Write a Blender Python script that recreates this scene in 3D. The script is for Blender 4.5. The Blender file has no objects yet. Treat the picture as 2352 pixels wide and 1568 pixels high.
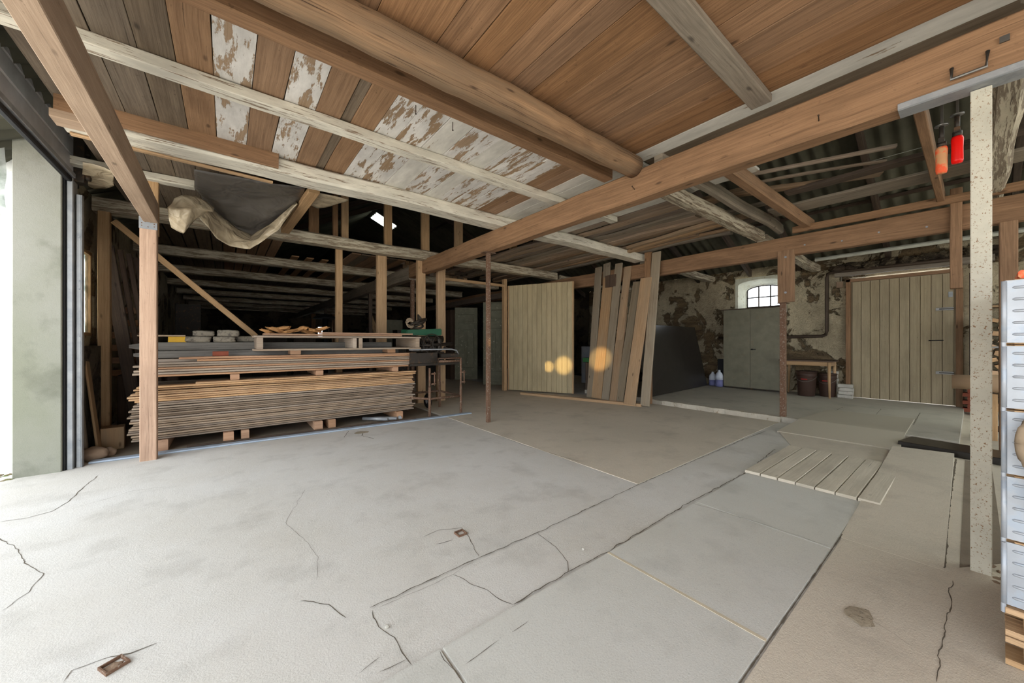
import bpy, bmesh, math, random
from mathutils import Vector, Matrix, noise
R = math.radians
rnd = random.Random(7)
SC = bpy.context.scene
COL = SC.collection

# ------------------------------------------------------------------ camera
CAM_H = 1.2; FPX = 835.0; YAW = R(38.15)
cd = bpy.data.cameras.new('camera'); cam = bpy.data.objects.new('camera', cd); COL.objects.link(cam)
cam.location = (0, 0, CAM_H); cam.rotation_euler = (R(90), 0, -YAW)
cd.sensor_width = 36; cd.lens = 36 * FPX / 2352; cd.clip_start = .02; cd.clip_end = 200
SC.camera = cam

# ------------------------------------------------------------------ world, sun, exposure
W = bpy.data.worlds.new('sky'); SC.world = W; W.use_nodes = True
nt = W.node_tree; bg = nt.nodes['Background']
bg.inputs[0].default_value = (.90, .95, 1.0, 1); bg.inputs[1].default_value = 2.5
sd = bpy.data.lights.new('sun', 'SUN'); sd.energy = 11.0; sd.angle = R(2); sd.color = (1, .93, .82)
sun = bpy.data.objects.new('sun', sd); COL.objects.link(sun)
sun.rotation_euler = Vector((.12, .75, 1)).to_track_quat('Z', 'Y').to_euler()   # sun over the far end of the barn: lights the yards, which bounce light in
SC.cycles.diffuse_bounces = 8; SC.cycles.max_bounces = 14
SC.view_settings.view_transform = 'Standard'; SC.view_settings.look = 'None'
SC.view_settings.exposure = 1.05; SC.view_settings.gamma = 1; SC.view_settings.use_curve_mapping = False

# ------------------------------------------------------------------ measuring helpers (photo pixel -> point on a real plane)
FW = (math.sin(YAW), math.cos(YAW)); RT = (math.cos(YAW), -math.sin(YAW))
def ray(px, py):
    u = (px - 1176) / FPX; v = (784 - py) / FPX
    return FW[0] + u * RT[0], FW[1] + u * RT[1], v
def PZ(px, py, z=0.0):
    d = ray(px, py); t = (z - CAM_H) / d[2]; return Vector((d[0] * t, d[1] * t, z))
def PX(px, py, X):
    d = ray(px, py); t = X / d[0]; return Vector((X, d[1] * t, CAM_H + d[2] * t))
def PY(px, py, Y):
    d = ray(px, py); t = Y / d[1]; return Vector((d[0] * t, Y, CAM_H + d[2] * t))

# ------------------------------------------------------------------ node material helpers
class NT:
    def __init__(s, name):
        s.m = bpy.data.materials.new(name); s.m.use_nodes = True; s.t = s.m.node_tree
        s.b = s.t.nodes['Principled BSDF']; s.out = s.t.nodes['Material Output']
        s.b.inputs['Specular IOR Level'].default_value = .25
    def n(s, typ, **kw):
        nd = s.t.nodes.new(typ)
        for k, v in kw.items():
            if k in nd.inputs.keys(): 
                s.put(nd.inputs[k], v)
            else: setattr(nd, k, v)
        return nd
    def put(s, sock, v):
        if isinstance(v, bpy.types.NodeSocket): s.t.links.new(v, sock)
        elif isinstance(v, bpy.types.Node): s.t.links.new(v.outputs[0], sock)
        else: sock.default_value = v
    def math(s, op, a, b=0.0, clamp=False):
        nd = s.t.nodes.new('ShaderNodeMath'); nd.operation = op; nd.use_clamp = clamp
        s.put(nd.inputs[0], a); s.put(nd.inputs[1], b); return nd.outputs[0]
    def mapping(s, vec, scale=(1, 1, 1), loc=(0, 0, 0)):
        nd = s.t.nodes.new('ShaderNodeMapping'); s.put(nd.inputs[0], vec); s.put(nd.inputs['Scale'], scale); s.put(nd.inputs['Location'], loc); return nd.outputs[0]
    def noise(s, vec, scale=5, detail=4, rough=.55, w=None, dist=0.0):
        nd = s.t.nodes.new('ShaderNodeTexNoise')
        if w is not None: nd.noise_dimensions = '4D'; s.put(nd.inputs['W'], w)
        s.put(nd.inputs['Vector'], vec); nd.inputs['Scale'].default_value = scale; nd.inputs['Detail'].default_value = detail
        nd.inputs['Roughness'].default_value = rough; nd.inputs['Distortion'].default_value = dist
        return nd.outputs[0]
    def ramp(s, fac, *stops):
        nd = s.t.nodes.new('ShaderNodeValToRGB'); s.put(nd.inputs[0], fac); e = nd.color_ramp.elements
        while len(e) < len(stops): e.new(.5)
        for i, (p, c) in enumerate(stops):
            e[i].position = p
            if not isinstance(c, tuple): c = (c, c, c)
            e[i].color = (*c[:3], 1)
        return nd.outputs[0]
    def mix(s, fac, a, b, mode='MIX'):
        nd = s.t.nodes.new('ShaderNodeMix'); nd.data_type = 'RGBA'; nd.blend_type = mode
        s.put(nd.inputs[0], fac)
        for k, v in ((6, a), (7, b)):
            if isinstance(v, tuple) and len(v) == 3: v = (*v, 1)
            s.put(nd.inputs[k], v)
        return nd.outputs[2]
    def rng(s, v, a, b, c=0., d=1.):
        nd = s.t.nodes.new('ShaderNodeMapRange'); s.put(nd.inputs[0], v)
        for i, x in enumerate((a, b, c, d)): nd.inputs[1 + i].default_value = x
        return nd.outputs[0]
    def bump(s, h, strength=.3, dist=.01):
        nd = s.t.nodes.new('ShaderNodeBump'); s.put(nd.inputs['Height'], h); nd.inputs['Strength'].default_value = strength
        nd.inputs['Distance'].default_value = dist; s.t.links.new(nd.outputs[0], s.b.inputs['Normal'])
    def fin(s, col, rough=.8, metal=0.):
        s.put(s.b.inputs['Base Color'], col if not (isinstance(col, tuple) and len(col) == 3) else (*col, 1))
        s.put(s.b.inputs['Roughness'], rough); s.put(s.b.inputs['Metallic'], metal); return s.m

def c8(r, g, b):       # sRGB 0-255 -> linear
    f = lambda v: (v / 255 / 12.92) if v / 255 <= .04045 else ((v / 255 + .055) / 1.055) ** 2.4
    return (f(r), f(g), f(b))

def seed(N):
    oi = N.n('ShaderNodeObjectInfo'); ge = N.n('ShaderNodeNewGeometry')
    return N.math('ADD', N.math('MULTIPLY', oi.outputs['Random'], 61.0), N.math('MULTIPLY', ge.outputs['Random Per Island'], 37.0))

def wood(name, dark, light, paint=None, cover=.0, vary=.25, knots=True, rough=.8, gray=None, bands=1.0, pcell=1.0, pstretch=1.0, chk_t=.66, chk_a=.75, blt=.45):
    """grain runs along UV u (metres)"""
    N = NT(name); uv = N.n('ShaderNodeUVMap').outputs[0]; w = seed(N)
    wob = N.noise(N.mapping(uv, (1.3, 2.5, 1)), 1, 3, .5, w)
    off = N.n('ShaderNodeCombineXYZ'); N.put(off.inputs[1], N.math('MULTIPLY', wob, .05))
    va = N.n('ShaderNodeVectorMath', operation='ADD'); N.put(va.inputs[0], uv); N.put(va.inputs[1], off.outputs[0]); v = va.outputs[0]
    fine = N.noise(N.mapping(v, (5, 160, 1)), 1, 5, .65, w)
    strk = N.noise(N.mapping(v, (.5, 70, 1)), 1, 4, .7, N.math('ADD', w, 2.))
    chk = N.noise(N.mapping(v, (.9, 95, 1)), 1, 3, .55, N.math('ADD', w, 6.))
    band = N.noise(N.mapping(v, (.9, 34 * bands, 1)), 1, 3, .6, w)
    blot = N.noise(N.mapping(uv, (1.6, 5, 1)), 1, 4, .6, w)
    g = N.math('ADD', N.math('MULTIPLY', fine, .42), N.math('ADD', N.math('MULTIPLY', band, .32), N.math('MULTIPLY', strk, .36)))
    col = N.mix(N.rng(g, .40, .70), dark, light)
    spk = N.noise(N.mapping(uv, (30, 60, 1)), 1, 3, .6, w)
    col = N.mix(N.math('MULTIPLY', N.rng(spk, .64, .72), .5), col, tuple(x * .4 for x in dark))
    col = N.mix(N.math('MULTIPLY', N.rng(blot, .45, .75), blt), col, tuple(x * .55 for x in dark))
    if gray is not None:
        gm = N.noise(N.mapping(uv, (1.1, 6, 1)), 1, 5, .6, N.math('ADD', w, 9.))
        col = N.mix(N.rng(gm, .35, .65), col, gray)
    if knots:
        vo = N.n('ShaderNodeTexVoronoi', feature='F1'); vo.voronoi_dimensions = '3D'
        cx = N.n('ShaderNodeSeparateXYZ'); N.put(cx.inputs[0], uv); cb = N.n('ShaderNodeCombineXYZ')
        N.put(cb.inputs[0], N.math('MULTIPLY', cx.outputs[0], 2.6)); N.put(cb.inputs[1], N.math('MULTIPLY', cx.outputs[1], 7.0)); N.put(cb.inputs[2], w)
        N.put(vo.inputs['Vector'], cb.outputs[0]); vo.inputs['Scale'].default_value = 1.0
        km = N.rng(N.math('ADD', vo.outputs['Distance'], N.math('MULTIPLY', N.math('SUBTRACT', fine, .5), .12)), .045, .11, 1, 0)
        col = N.mix(N.math('MULTIPLY', km, .75, True), col, tuple(x * .35 for x in dark))
    ck = N.rng(chk, chk_t, chk_t + .04); ck2 = N.rng(blot, .4, .6)
    col = N.mix(N.math('MULTIPLY', N.math('MULTIPLY', ck, ck2), chk_a), col, tuple(x * .28 for x in dark))
    # value and hue change from board to board
    fr = N.math('FRACT', N.math('MULTIPLY', w, 1.37))
    hs = N.n('ShaderNodeHueSaturation'); N.put(hs.inputs['Color'], col)
    N.put(hs.inputs['Value'], N.rng(fr, 0, 1, 1 - vary, 1 + vary)); N.put(hs.inputs['Saturation'], N.rng(N.math('FRACT', N.math('MULTIPLY', w, 3.71)), 0, 1, .92 - vary, .92))
    col = hs.outputs[0]
    h = g
    if paint is not None:
        p = N.noise(N.mapping(uv, (3.2 * pcell, 16 * pcell * pstretch, 1)), 1, 9, .70, N.math('ADD', w, 4.)); 
        if pstretch > 1:
            p = N.math('ADD', N.math('MULTIPLY', p, .62), N.math('MULTIPLY', N.noise(N.mapping(uv, (4, 150, 1)), 1, 5, .7, w), .38))
        m = N.rng(p, .5 - cover - .012, .5 - cover + .012)
        dirt = N.noise(N.mapping(uv, (2, 7, 1)), 1, 5, .7, w)
        pc = N.mix(N.rng(dirt, .35, .75), tuple(x * .62 for x in paint), paint)
        col = N.mix(m, col, pc); h = N.math('ADD', N.math('MULTIPLY', m, .6), N.math('MULTIPLY', g, .3))
    N.bump(h, .45, .006)
    return N.fin(col, rough)

def plain(name, col, rough=.6, metal=0., spot=None, sscale=14, thr=(.55, .62), bump=.1, spec=None):
    N = NT(name); tc = N.n('ShaderNodeTexCoord').outputs['Object']; w = seed(N)
    a = N.noise(tc, 6, 5, .6, w); c = N.mix(N.rng(a, .3, .7), tuple(x * .72 for x in col), col)
    if spot is not None:
        s_ = N.noise(tc, sscale, 6, .7, w); c = N.mix(N.rng(s_, thr[0], thr[1]), c, spot)
    N.bump(N.noise(tc, 60, 4, .6, w), bump, .003)
    return N.fin(c, rough, metal)

def concrete(name, base, alt, stain=.5, bump=.35, rough=.85, fine=1.0):
    N = NT(name); tc = N.n('ShaderNodeTexCoord').outputs['Object']
    a = N.noise(tc, .55, 5, .6); b = N.noise(tc, 2.6, 6, .62); c = N.noise(tc, 14 * fine, 8, .75); d = N.noise(tc, 130, 4, .7)
    col = N.mix(N.rng(a, .36, .66), base, alt)
    col = N.mix(N.math('MULTIPLY', N.rng(b, .52, .74), stain), col, tuple(x * .62 for x in alt))
    col = N.mix(N.math('MULTIPLY', N.rng(c, .55, .78), .28), col, tuple(x * .6 for x in base))
    col = N.mix(N.math('MULTIPLY', N.rng(d, .56, .72), .5), col, tuple(x * .5 for x in base))
    col = N.mix(N.math('MULTIPLY', N.rng(d, .42, .25), .3), col, tuple(min(1, x * 1.3) for x in base))
    wv = N.noise(N.mapping(tc, (3, 40, 1)), 1, 3, .5, None, 1.5)
    N.bump(N.math('ADD', N.math('ADD', N.math('MULTIPLY', c, .5), N.math('MULTIPLY', d, .35)), N.math('MULTIPLY', wv, .12)), bump, .02)
    return N.fin(col, rough)

M = {}
M['beam'] = wood('timber_brown', c8(106, 77, 50), c8(160, 120, 83), vary=.06, bands=.8)
M['beam_grey'] = wood('timber_grey', c8(104, 92, 78), c8(150, 138, 120), vary=.15)
M['pine'] = wood('pine_fresh', c8(150, 114, 72), c8(196, 158, 110), vary=.1, bands=.8)
M['post_pale'] = wood('planed_pine_post', c8(160, 126, 102), c8(204, 170, 142), vary=.05, bands=.7)
M['oblique'] = wood('planed_rafter', c8(146, 120, 96), c8(184, 158, 132), vary=.05, bands=.7)
M['white_joist'] = wood('flaked_white_joist', c8(110, 90, 70), c8(146, 124, 100), paint=c8(232, 226, 210), cover=.06, vary=.1, pcell=.9, pstretch=2.6)
M['white_joist_old'] = wood('limewashed_old_joist', c8(112, 96, 78), c8(146, 130, 108), paint=c8(208, 197, 174), cover=.005, vary=.1, pcell=.8, pstretch=2.4)
M['log'] = wood('round_log', c8(98, 70, 46), c8(178, 138, 96), vary=.05, bands=.5, gray=c8(120, 98, 74), chk_t=.57, chk_a=.9, blt=.85)
M['clg_brown'] = wood('ceiling_board_brown', c8(104, 72, 40), c8(164, 118, 72), vary=.14, bands=.9)
M['clg_red'] = wood('ceiling_board_red', c8(118, 86, 56), c8(164, 126, 88), vary=.12, bands=.9)
M['clg_grey'] = wood('ceiling_board_grey', c8(86, 72, 56), c8(134, 116, 94), vary=.15)
M['clg_white'] = wood('ceiling_board_white', c8(134, 108, 80), c8(166, 138, 106), paint=c8(232, 228, 222), cover=.03, vary=.08, pcell=.9)
M['clg_white_full'] = wood('ceiling_board_whiter', c8(134, 108, 80), c8(166, 138, 106), paint=c8(226, 222, 212), cover=.14, vary=.08, pcell=.9)
M['chip'] = wood('loft_lumber_wood', c8(104, 76, 48), c8(178, 138, 92), vary=.4, gray=c8(132, 112, 88))
M['stack_grey'] = wood('weathered_board', c8(112, 88, 66), c8(190, 164, 134), vary=.24, knots=False, gray=c8(158, 138, 116))
M['stack_gold'] = wood('rough_sawn_board', c8(160, 112, 60), c8(220, 176, 118), vary=.15, knots=False)
M['stack_brown'] = wood('brown_board', c8(150, 104, 66), c8(196, 150, 108), vary=.15, knots=False)
M['stack_dark'] = wood('grey_rail_wood', c8(88, 84, 78), c8(132, 126, 118), vary=.1, knots=False)
M['lean_grey'] = wood('leaning_board_grey', c8(104, 86, 64), c8(164, 144, 114), vary=.2, gray=c8(142, 128, 106))
M['lean_tan'] = wood('leaning_board_tan', c8(132, 98, 62), c8(188, 148, 100), vary=.14, gray=c8(150, 124, 92))
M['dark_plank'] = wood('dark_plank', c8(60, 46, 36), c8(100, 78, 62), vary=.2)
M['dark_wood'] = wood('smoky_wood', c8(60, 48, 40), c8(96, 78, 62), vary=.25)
M['ply'] = wood('dusty_plywood', c8(172, 162, 142), c8(196, 187, 168), vary=.05, knots=False, bands=.5)
M['hatch'] = wood('dusty_hatch_board', c8(186, 176, 156), c8(214, 204, 186), vary=.04, bands=.8)
M['floor'] = concrete('floor_concrete', c8(204, 202, 197), c8(192, 188, 179), .5)
M['floor_plate'] = concrete('smooth_slab_concrete', c8(197, 196, 190), c8(188, 186, 177), .4, .18)
M['floor_dust'] = concrete('dusty_concrete', c8(202, 192, 176), c8(190, 181, 165), .5)
M['floor_back'] = concrete('back_platform_concrete', c8(186, 181, 168), c8(174, 168, 156), .5, .2)
M['floor_dark'] = concrete('earth_floor', c8(136, 124, 108), c8(118, 106, 92), .6)
M['crack'] = plain('crack_dirt_and_edge_shade', c8(104, 96, 84), .95)
M['patch_dirt'] = plain('crumbled_concrete', c8(162, 150, 130), .95, spot=c8(110, 100, 86), sscale=40, bump=.8)
M['pale_edge'] = plain('pale_mortar', c8(196, 188, 172), .9, spot=c8(150, 136, 116), sscale=18)
M['mortar_line'] = plain('sand_filled_joint', c8(204, 192, 168), .95)
M['pillar'] = concrete('pillar_concrete', c8(152, 151, 144), c8(132, 134, 118), .8, .3)
M['galv'] = plain('galvanised_steel', c8(162, 164, 166), .5, .3, spot=c8(136, 140, 144), sscale=9, thr=(.45, .62))
M['galv_white'] = plain('galvanised_plate', c8(176, 180, 186), .5, .3, spot=c8(156, 164, 174), sscale=12, thr=(.5, .6))
M['rust'] = plain('rusted_steel', c8(118, 90, 72), .75, .2, spot=c8(148, 136, 122), sscale=60, thr=(.54, .62))
M['rust_paint'] = plain('chipped_cream_paint', c8(196, 191, 174), .6, .0, spot=c8(128, 96, 66), sscale=110, thr=(.57, .62))
M['strip'] = plain('pale_zinc_strip', c8(176, 190, 206), .5, .2)
M['black'] = plain('black_rubber', c8(34, 34, 36), .6)
M['door_grey'] = plain('door_leaf_grey', c8(200, 202, 206), .45, .1)
M['cream_door'] = wood('cream_painted_boards', c8(160, 144, 108), c8(186, 168, 130), vary=.03, knots=False)
M['cream_door_shaded'] = wood('cream_boards_in_shade', c8(142, 126, 98), c8(172, 156, 124), vary=.05, knots=False)  # cream door colour with the far wall's shade darkened in
M['cabinet'] = plain('grey_green_enamel', c8(128, 124, 106), .5, .1, spot=c8(120, 104, 82), sscale=5, thr=(.58, .8))
M['sheet_black'] = plain('phenolic_black_sheet', c8(50, 46, 42), .28, 0, bump=.02)
M['old_green'] = plain('old_green_door_paint', c8(134, 132, 112), .7, 0, spot=c8(190, 186, 166), sscale=16, thr=(.6, .66))
M['machine_green'] = plain('green_enamel', c8(34, 86, 60), .45)
M['machine_dark'] = plain('oily_cast_iron', c8(58, 52, 46), .5, .4, spot=c8(88, 66, 48), sscale=18)
M['chrome'] = plain('bright_steel', c8(120, 118, 114), .4, .8)
M['red'] = plain('red_plastic', c8(226, 22, 16), .3, bump=0)
M['orange_worn'] = plain('worn_orange_handle', c8(204, 150, 104), .6, 0, spot=c8(224, 92, 54), sscale=12, thr=(.48, .55))
M['bucket'] = plain('brown_plastic_bucket', c8(70, 52, 44), .5)
M['jug'] = plain('milky_plastic', c8(206, 212, 224), .4)
M['jug_blue'] = plain('blue_fluid', c8(120, 122, 168), .4)
M['stone_block'] = plain('rough_grey_stone', c8(136, 128, 114), .95, 0, spot=c8(92, 86, 78), sscale=26, thr=(.5, .6), bump=.8)
M['field_stone'] = plain('field_stone', c8(140, 118, 98), .85, bump=.5)
M['brick'] = plain('old_red_brick', c8(132, 72, 54), .9, 0, spot=c8(190, 178, 164), sscale=9, thr=(.62, .7), bump=.6)
M['brick_white'] = plain('whitewashed_brick', c8(190, 186, 176), .9, 0, spot=c8(132, 112, 92), sscale=10, thr=(.6, .68), bump=.6)
M['jute'] = plain('jute_webbing', c8(150, 132, 110), .95, bump=.6)
M['glass_bright'] = None

def add_glass():
    N = NT('window_glass'); N.b.inputs['Transmission Weight'].default_value = 1; N.b.inputs['Roughness'].default_value = .15
    N.b.inputs['IOR'].default_value = 1.01; N.put(N.b.inputs['Base Color'], (.95, .97, 1, 1)); return N.m
M['glass'] = add_glass()
def add_film():
    N = NT('plastic_film'); uvw = N.n('ShaderNodeTexCoord').outputs['Object']
    N.b.inputs['Transmission Weight'].default_value = .35; N.b.inputs['Specular IOR Level'].default_value = .6
    N.bump(N.noise(uvw, 3.5, 3, .5, None, 1.2), .8, .10)
    return N.fin(c8(204, 188, 160), .22)
M['film'] = add_film()
def add_filmw():
    N = NT('frosted_window_film'); N.b.inputs['Transmission Weight'].default_value = .75; N.b.inputs['IOR'].default_value = 1.02; uvw = N.n('ShaderNodeTexCoord').outputs['Object']
    a = N.noise(uvw, 6, 5, .6); return N.fin(N.mix(N.rng(a, .4, .62), c8(235, 238, 236), c8(150, 158, 150)), .7)
M['film_white'] = add_filmw()
def add_tarp():
    N = NT('dark_polythene'); uvw = N.n('ShaderNodeTexCoord').outputs['Object']; N.b.inputs['Specular IOR Level'].default_value = .6
    N.bump(N.noise(uvw, 3, 3, .5, None, .8), .6, .08)
    return N.fin(c8(84, 80, 76), .32)
M['tarp'] = add_tarp()
def add_plaster(name, lime, earth, dark, thr=.5, white=False):
    N = NT(name); tc = N.n('ShaderNodeTexCoord').outputs['Object']
    p = N.noise(tc, 1.5, 9, .66, None, .6); q = N.noise(tc, 5, 8, .7); r_ = N.noise(tc, 24, 5, .7)
    lay = N.noise(N.mapping(tc, (1.2, 1.2, 9)), 1, 5, .7, None, .6)
    col = N.mix(N.rng(q, .35, .68), lime, tuple(x * .68 for x in lime))
    e2 = N.mix(N.rng(lay, .4, .6), earth, dark)
    m = N.rng(p, thr - .01, thr + .02)
    col = N.mix(m, col, e2)
    col = N.mix(N.math('MULTIPLY', N.rng(r_, .58, .72), .5), col, dark)
    N.bump(N.math('ADD', N.math('MULTIPLY', m, -.8), N.math('ADD', N.math('MULTIPLY', q, 1.1), N.math('MULTIPLY', r_, .5))), 1.0, .07)
    col = N.mix(N.math('MULTIPLY', N.rng(N.noise(tc, .8, 4, .6), .4, .7), .5), col, tuple(x * .55 for x in earth))
    return N.fin(col, .95)
M['plaster'] = add_plaster('peeling_limewash', c8(206, 192, 162), c8(134, 114, 86), c8(92, 78, 60), .54)
M['plaster_dark'] = add_plaster('dark_plaster', c8(110, 98, 80), c8(76, 64, 52), c8(50, 42, 36), .5)  # darker plaster tone for back walls, gables and ledge
M['plaster_white'] = add_plaster('white_yard_plaster', c8(250, 250, 252), c8(232, 230, 228), c8(196, 190, 182), .66)
M['sill_stone'] = plain('whitewashed_reveal', c8(222, 222, 204), .9, spot=c8(180, 174, 150), sscale=12)
def add_roof():
    N = NT('corrugated_fibre_cement'); tc = N.n('ShaderNodeTexCoord').outputs['Object']
    a = N.noise(tc, 1.5, 6, .6); return N.fin(N.mix(N.rng(a, .3, .7), c8(64, 62, 52), c8(96, 94, 80)), .9)
M['roof'] = add_roof()
def add_sky():
    N = NT('translucent_roof_sheet'); N.b.inputs['Transmission Weight'].default_value = .95; N.b.inputs['IOR'].default_value = 1.01; return N.fin(c8(190, 198, 176), .5)
M['roof_clear'] = add_sky()
M['white_render'] = plain('white_yard_render', c8(250, 250, 250), .95, spot=c8(214, 208, 200), sscale=3, thr=(.58, .7), bump=.5)
M['ground'] = plain('yard_gravel', c8(206, 202, 194), .95, spot=c8(160, 154, 144), sscale=20, bump=.6)
M['moss'] = plain('mossy_leaves', c8(118, 104, 76), .95, spot=c8(88, 104, 56), sscale=8, thr=(.48, .6), bump=1)
M['bark'] = plain('firewood_bark', c8(104, 78, 56), .95, bump=1)
M['split'] = wood('split_firewood', c8(168, 124, 78), c8(206, 164, 112), vary=.2, knots=False)
M['blue'] = plain('blue_plastic', c8(36, 60, 160), .4)
M['paper'] = plain('crumpled_brown_paper', c8(178, 132, 84), .85)
M['tube_white'] = plain('white_plastic_tube', c8(206, 208, 198), .5)
M['pipe_dark'] = plain('dark_iron_pipe', c8(74, 62, 52), .6, .4)
M['green_tool'] = plain('green_crate_paint', c8(60, 110, 64), .6)
M['yellow'] = plain('yellow_case', c8(206, 160, 40), .5)
M['wire'] = plain('grey_wire', c8(150, 148, 140), .5, .5)

# ------------------------------------------------------------------ object helpers
LABELS = {}
def tag(o, label=None, cat=None, group=None, kind=None):
    if label: o['label'] = label
    if cat: o['category'] = cat
    if group: o['group'] = group
    if kind: o['kind'] = kind
    return o
def link(name, bm, mats, parent=None, smooth=False, mw=None):
    me = bpy.data.meshes.new(name); bm.to_mesh(me); bm.free()
    o = bpy.data.objects.new(name, me); COL.objects.link(o)
    for m in (mats if isinstance(mats, (list, tuple)) else [mats]): me.materials.append(m)
    if smooth:
        for p in me.polygons: p.use_smooth = True
    if mw is not None: o.matrix_world = mw
    if parent is not None:
        o.parent = parent
        if mw is not None: o.matrix_parent_inverse = parent.matrix_world.inverted() if False else Matrix()
    return o
def empty(name, loc, label=None, cat=None, group=None, rz=0):
    o = bpy.data.objects.new(name, None); COL.objects.link(o); o.location = loc; o.rotation_euler = (0, 0, rz); o.empty_display_size = .1
    o['_l'] = 0; del o['_l']
    return tag(o, label, cat, group)
def copy_tree(o, parent=None):
    c = o.copy(); COL.objects.link(c)
    if parent is not None: c.parent = parent
    for ch in o.children: copy_tree(ch, c)
    return c

def uvl(bm): return bm.loops.layers.uv.verify()
def g_bar(bm, p0, p1, w, h, cham=.006, seg=0, wob=0., up=(0, 0, 1), mi=0, taper=1.0, uv0=None, centered=True, sd=0, pointed=0):
    """timber from p0 to p1 (centre line), w across, h along 'up'"""
    p0 = Vector(p0); p1 = Vector(p1); d = p1 - p0; L = d.length; x = d.normalized(); up = Vector(up)
    if abs(x.dot(up)) > .98: up = Vector((1, 0, 0)) if abs(x.x) < .9 else Vector((0, 1, 0))
    y = up.cross(x).normalized(); z = x.cross(y)
    a, b = w / 2, h / 2; c = min(cham, a * .8, b * .8)
    prof = [(-a + c, -b), (a - c, -b), (a, -b + c), (a, b - c), (a - c, b), (-a + c, b), (-a, b - c), (-a, -b + c)]
    n = seg if seg else 1; uv = uvl(bm); rr = random.Random(sd * 7919 + 13)
    uo = rr.uniform(0, 20) if uv0 is None else uv0
    rings = []
    lens = [0] * 8
    for k in range(8):
        q = prof[(k + 1) % 8]; lens[k] = math.hypot(q[0] - prof[k][0], q[1] - prof[k][1])
    for i in range(n + 1):
        t = i / n; s = 1 + (taper - 1) * t
        dy = wob * (noise.noise(Vector((t * L * 1.1, sd * 3.3, 0)))) if wob else 0
        dz = wob * (noise.noise(Vector((t * L * 1.1, sd * 3.3, 9)))) if wob else 0
        ring = []
        for (u, v) in prof:
            ju = wob * .35 * noise.noise(Vector((t * L * 3, u * 9, v * 9 + sd))) if wob else 0
            ring.append(bm.verts.new(p0 + x * (t * L) + y * (u * s + dy + ju) + z * (v * s + dz + ju)))
        rings.append(ring)
    for i in range(n):
        acc = 0
        for k in range(8):
            f = bm.faces.new((rings[i][k], rings[i][(k + 1) % 8], rings[i + 1][(k + 1) % 8], rings[i + 1][k])); f.material_index = mi
            us = (i * L / n, i * L / n, (i + 1) * L / n, (i + 1) * L / n); vs = (acc, acc + lens[k], acc + lens[k], acc)
            for lp, uu, vv in zip(f.loops, us, vs): lp[uv].uv = (uu + uo, vv + uo * .37)
            acc += lens[k]
    for ring, fl in ((rings[0], True), (rings[-1], False)):
        f = bm.faces.new(list(reversed(ring)) if fl else ring); f.material_index = mi
        for lp, (u, v) in zip(f.loops, (list(reversed(prof)) if fl else prof)): lp[uv].uv = (uo + u * .5, v * .5 + .3)
    return bm
def g_box(bm, lo, hi, cham=.004, mi=0, axis=None, sd=0):
    lo = Vector(lo); hi = Vector(hi); s = hi - lo; c = (lo + hi) / 2
    ax = axis if axis is not None else max(range(3), key=lambda i: s[i])
    e = Vector((0, 0, 0)); e[ax] = s[ax] / 2
    if ax == 0: return g_bar(bm, c - e, c + e, s.y, s.z, cham, mi=mi, sd=sd)
    if ax == 1: return g_bar(bm, c - e, c + e, s.x, s.z, cham, mi=mi, sd=sd)
    return g_bar(bm, c - e, c + e, s.y, s.x, cham, up=(1, 0, 0), mi=mi, sd=sd)
def g_tube(bm, pts, r, n=10, mi=0, cap=True):
    pts = [Vector(p) for p in pts]; uv = uvl(bm); rings = []; acc = 0
    for i, p in enumerate(pts):
        d = ((pts[min(i + 1, len(pts) - 1)] - p).normalized() + (p - pts[max(i - 1, 0)]).normalized())
        if d.length < 1e-6: d = Vector((0, 0, 1))
        d.normalize(); a = Vector((0, 0, 1)) if abs(d.z) < .9 else Vector((1, 0, 0)); y = a.cross(d).normalized(); z = d.cross(y)
        rr_ = r[i] if isinstance(r, (list, tuple)) else r
        rings.append([bm.verts.new(p + (y * math.cos(k * 2 * math.pi / n) + z * math.sin(k * 2 * math.pi / n)) * rr_) for k in range(n)])
    for i in range(len(pts) - 1):
        L = (pts[i + 1] - pts[i]).length
        for k in range(n):
            f = bm.faces.new((rings[i][k], rings[i][(k + 1) % n], rings[i + 1][(k + 1) % n], rings[i + 1][k])); f.material_index = mi; f.smooth = True
            for lp, uu, vv in zip(f.loops, (acc, acc, acc + L, acc + L), (k, k + 1, k + 1, k)): lp[uv].uv = (uu, vv * .05)
        acc += L
    if cap:
        f = bm.faces.new(list(reversed(rings[0]))); f.material_index = mi
        f = bm.faces.new(rings[-1]); f.material_index = mi
    return bm
def g_lathe(bm, prof, c=(0, 0, 0), n=24, mi=0, axis='z'):
    c = Vector(c); rings = []
    for (r, h) in prof:
        ring = []
        for k in range(n):
            a = 2 * math.pi * k / n; u, v = r * math.cos(a), r * math.sin(a)
            ring.append(bm.verts.new(c + (Vector((u, v, h)) if axis == 'z' else Vector((u, h, -v)) if axis == 'y' else Vector((h, u, v)))))
        rings.append(ring)
    for i in range(len(prof) - 1):
        for k in range(n):
            f = bm.faces.new((rings[i][k], rings[i][(k + 1) % n], rings[i + 1][(k + 1) % n], rings[i + 1][k])); f.material_index = mi; f.smooth = True
    bm.faces.new(list(reversed(rings[0]))).material_index = mi; bm.faces.new(rings[-1]).material_index = mi
    return bm
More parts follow.
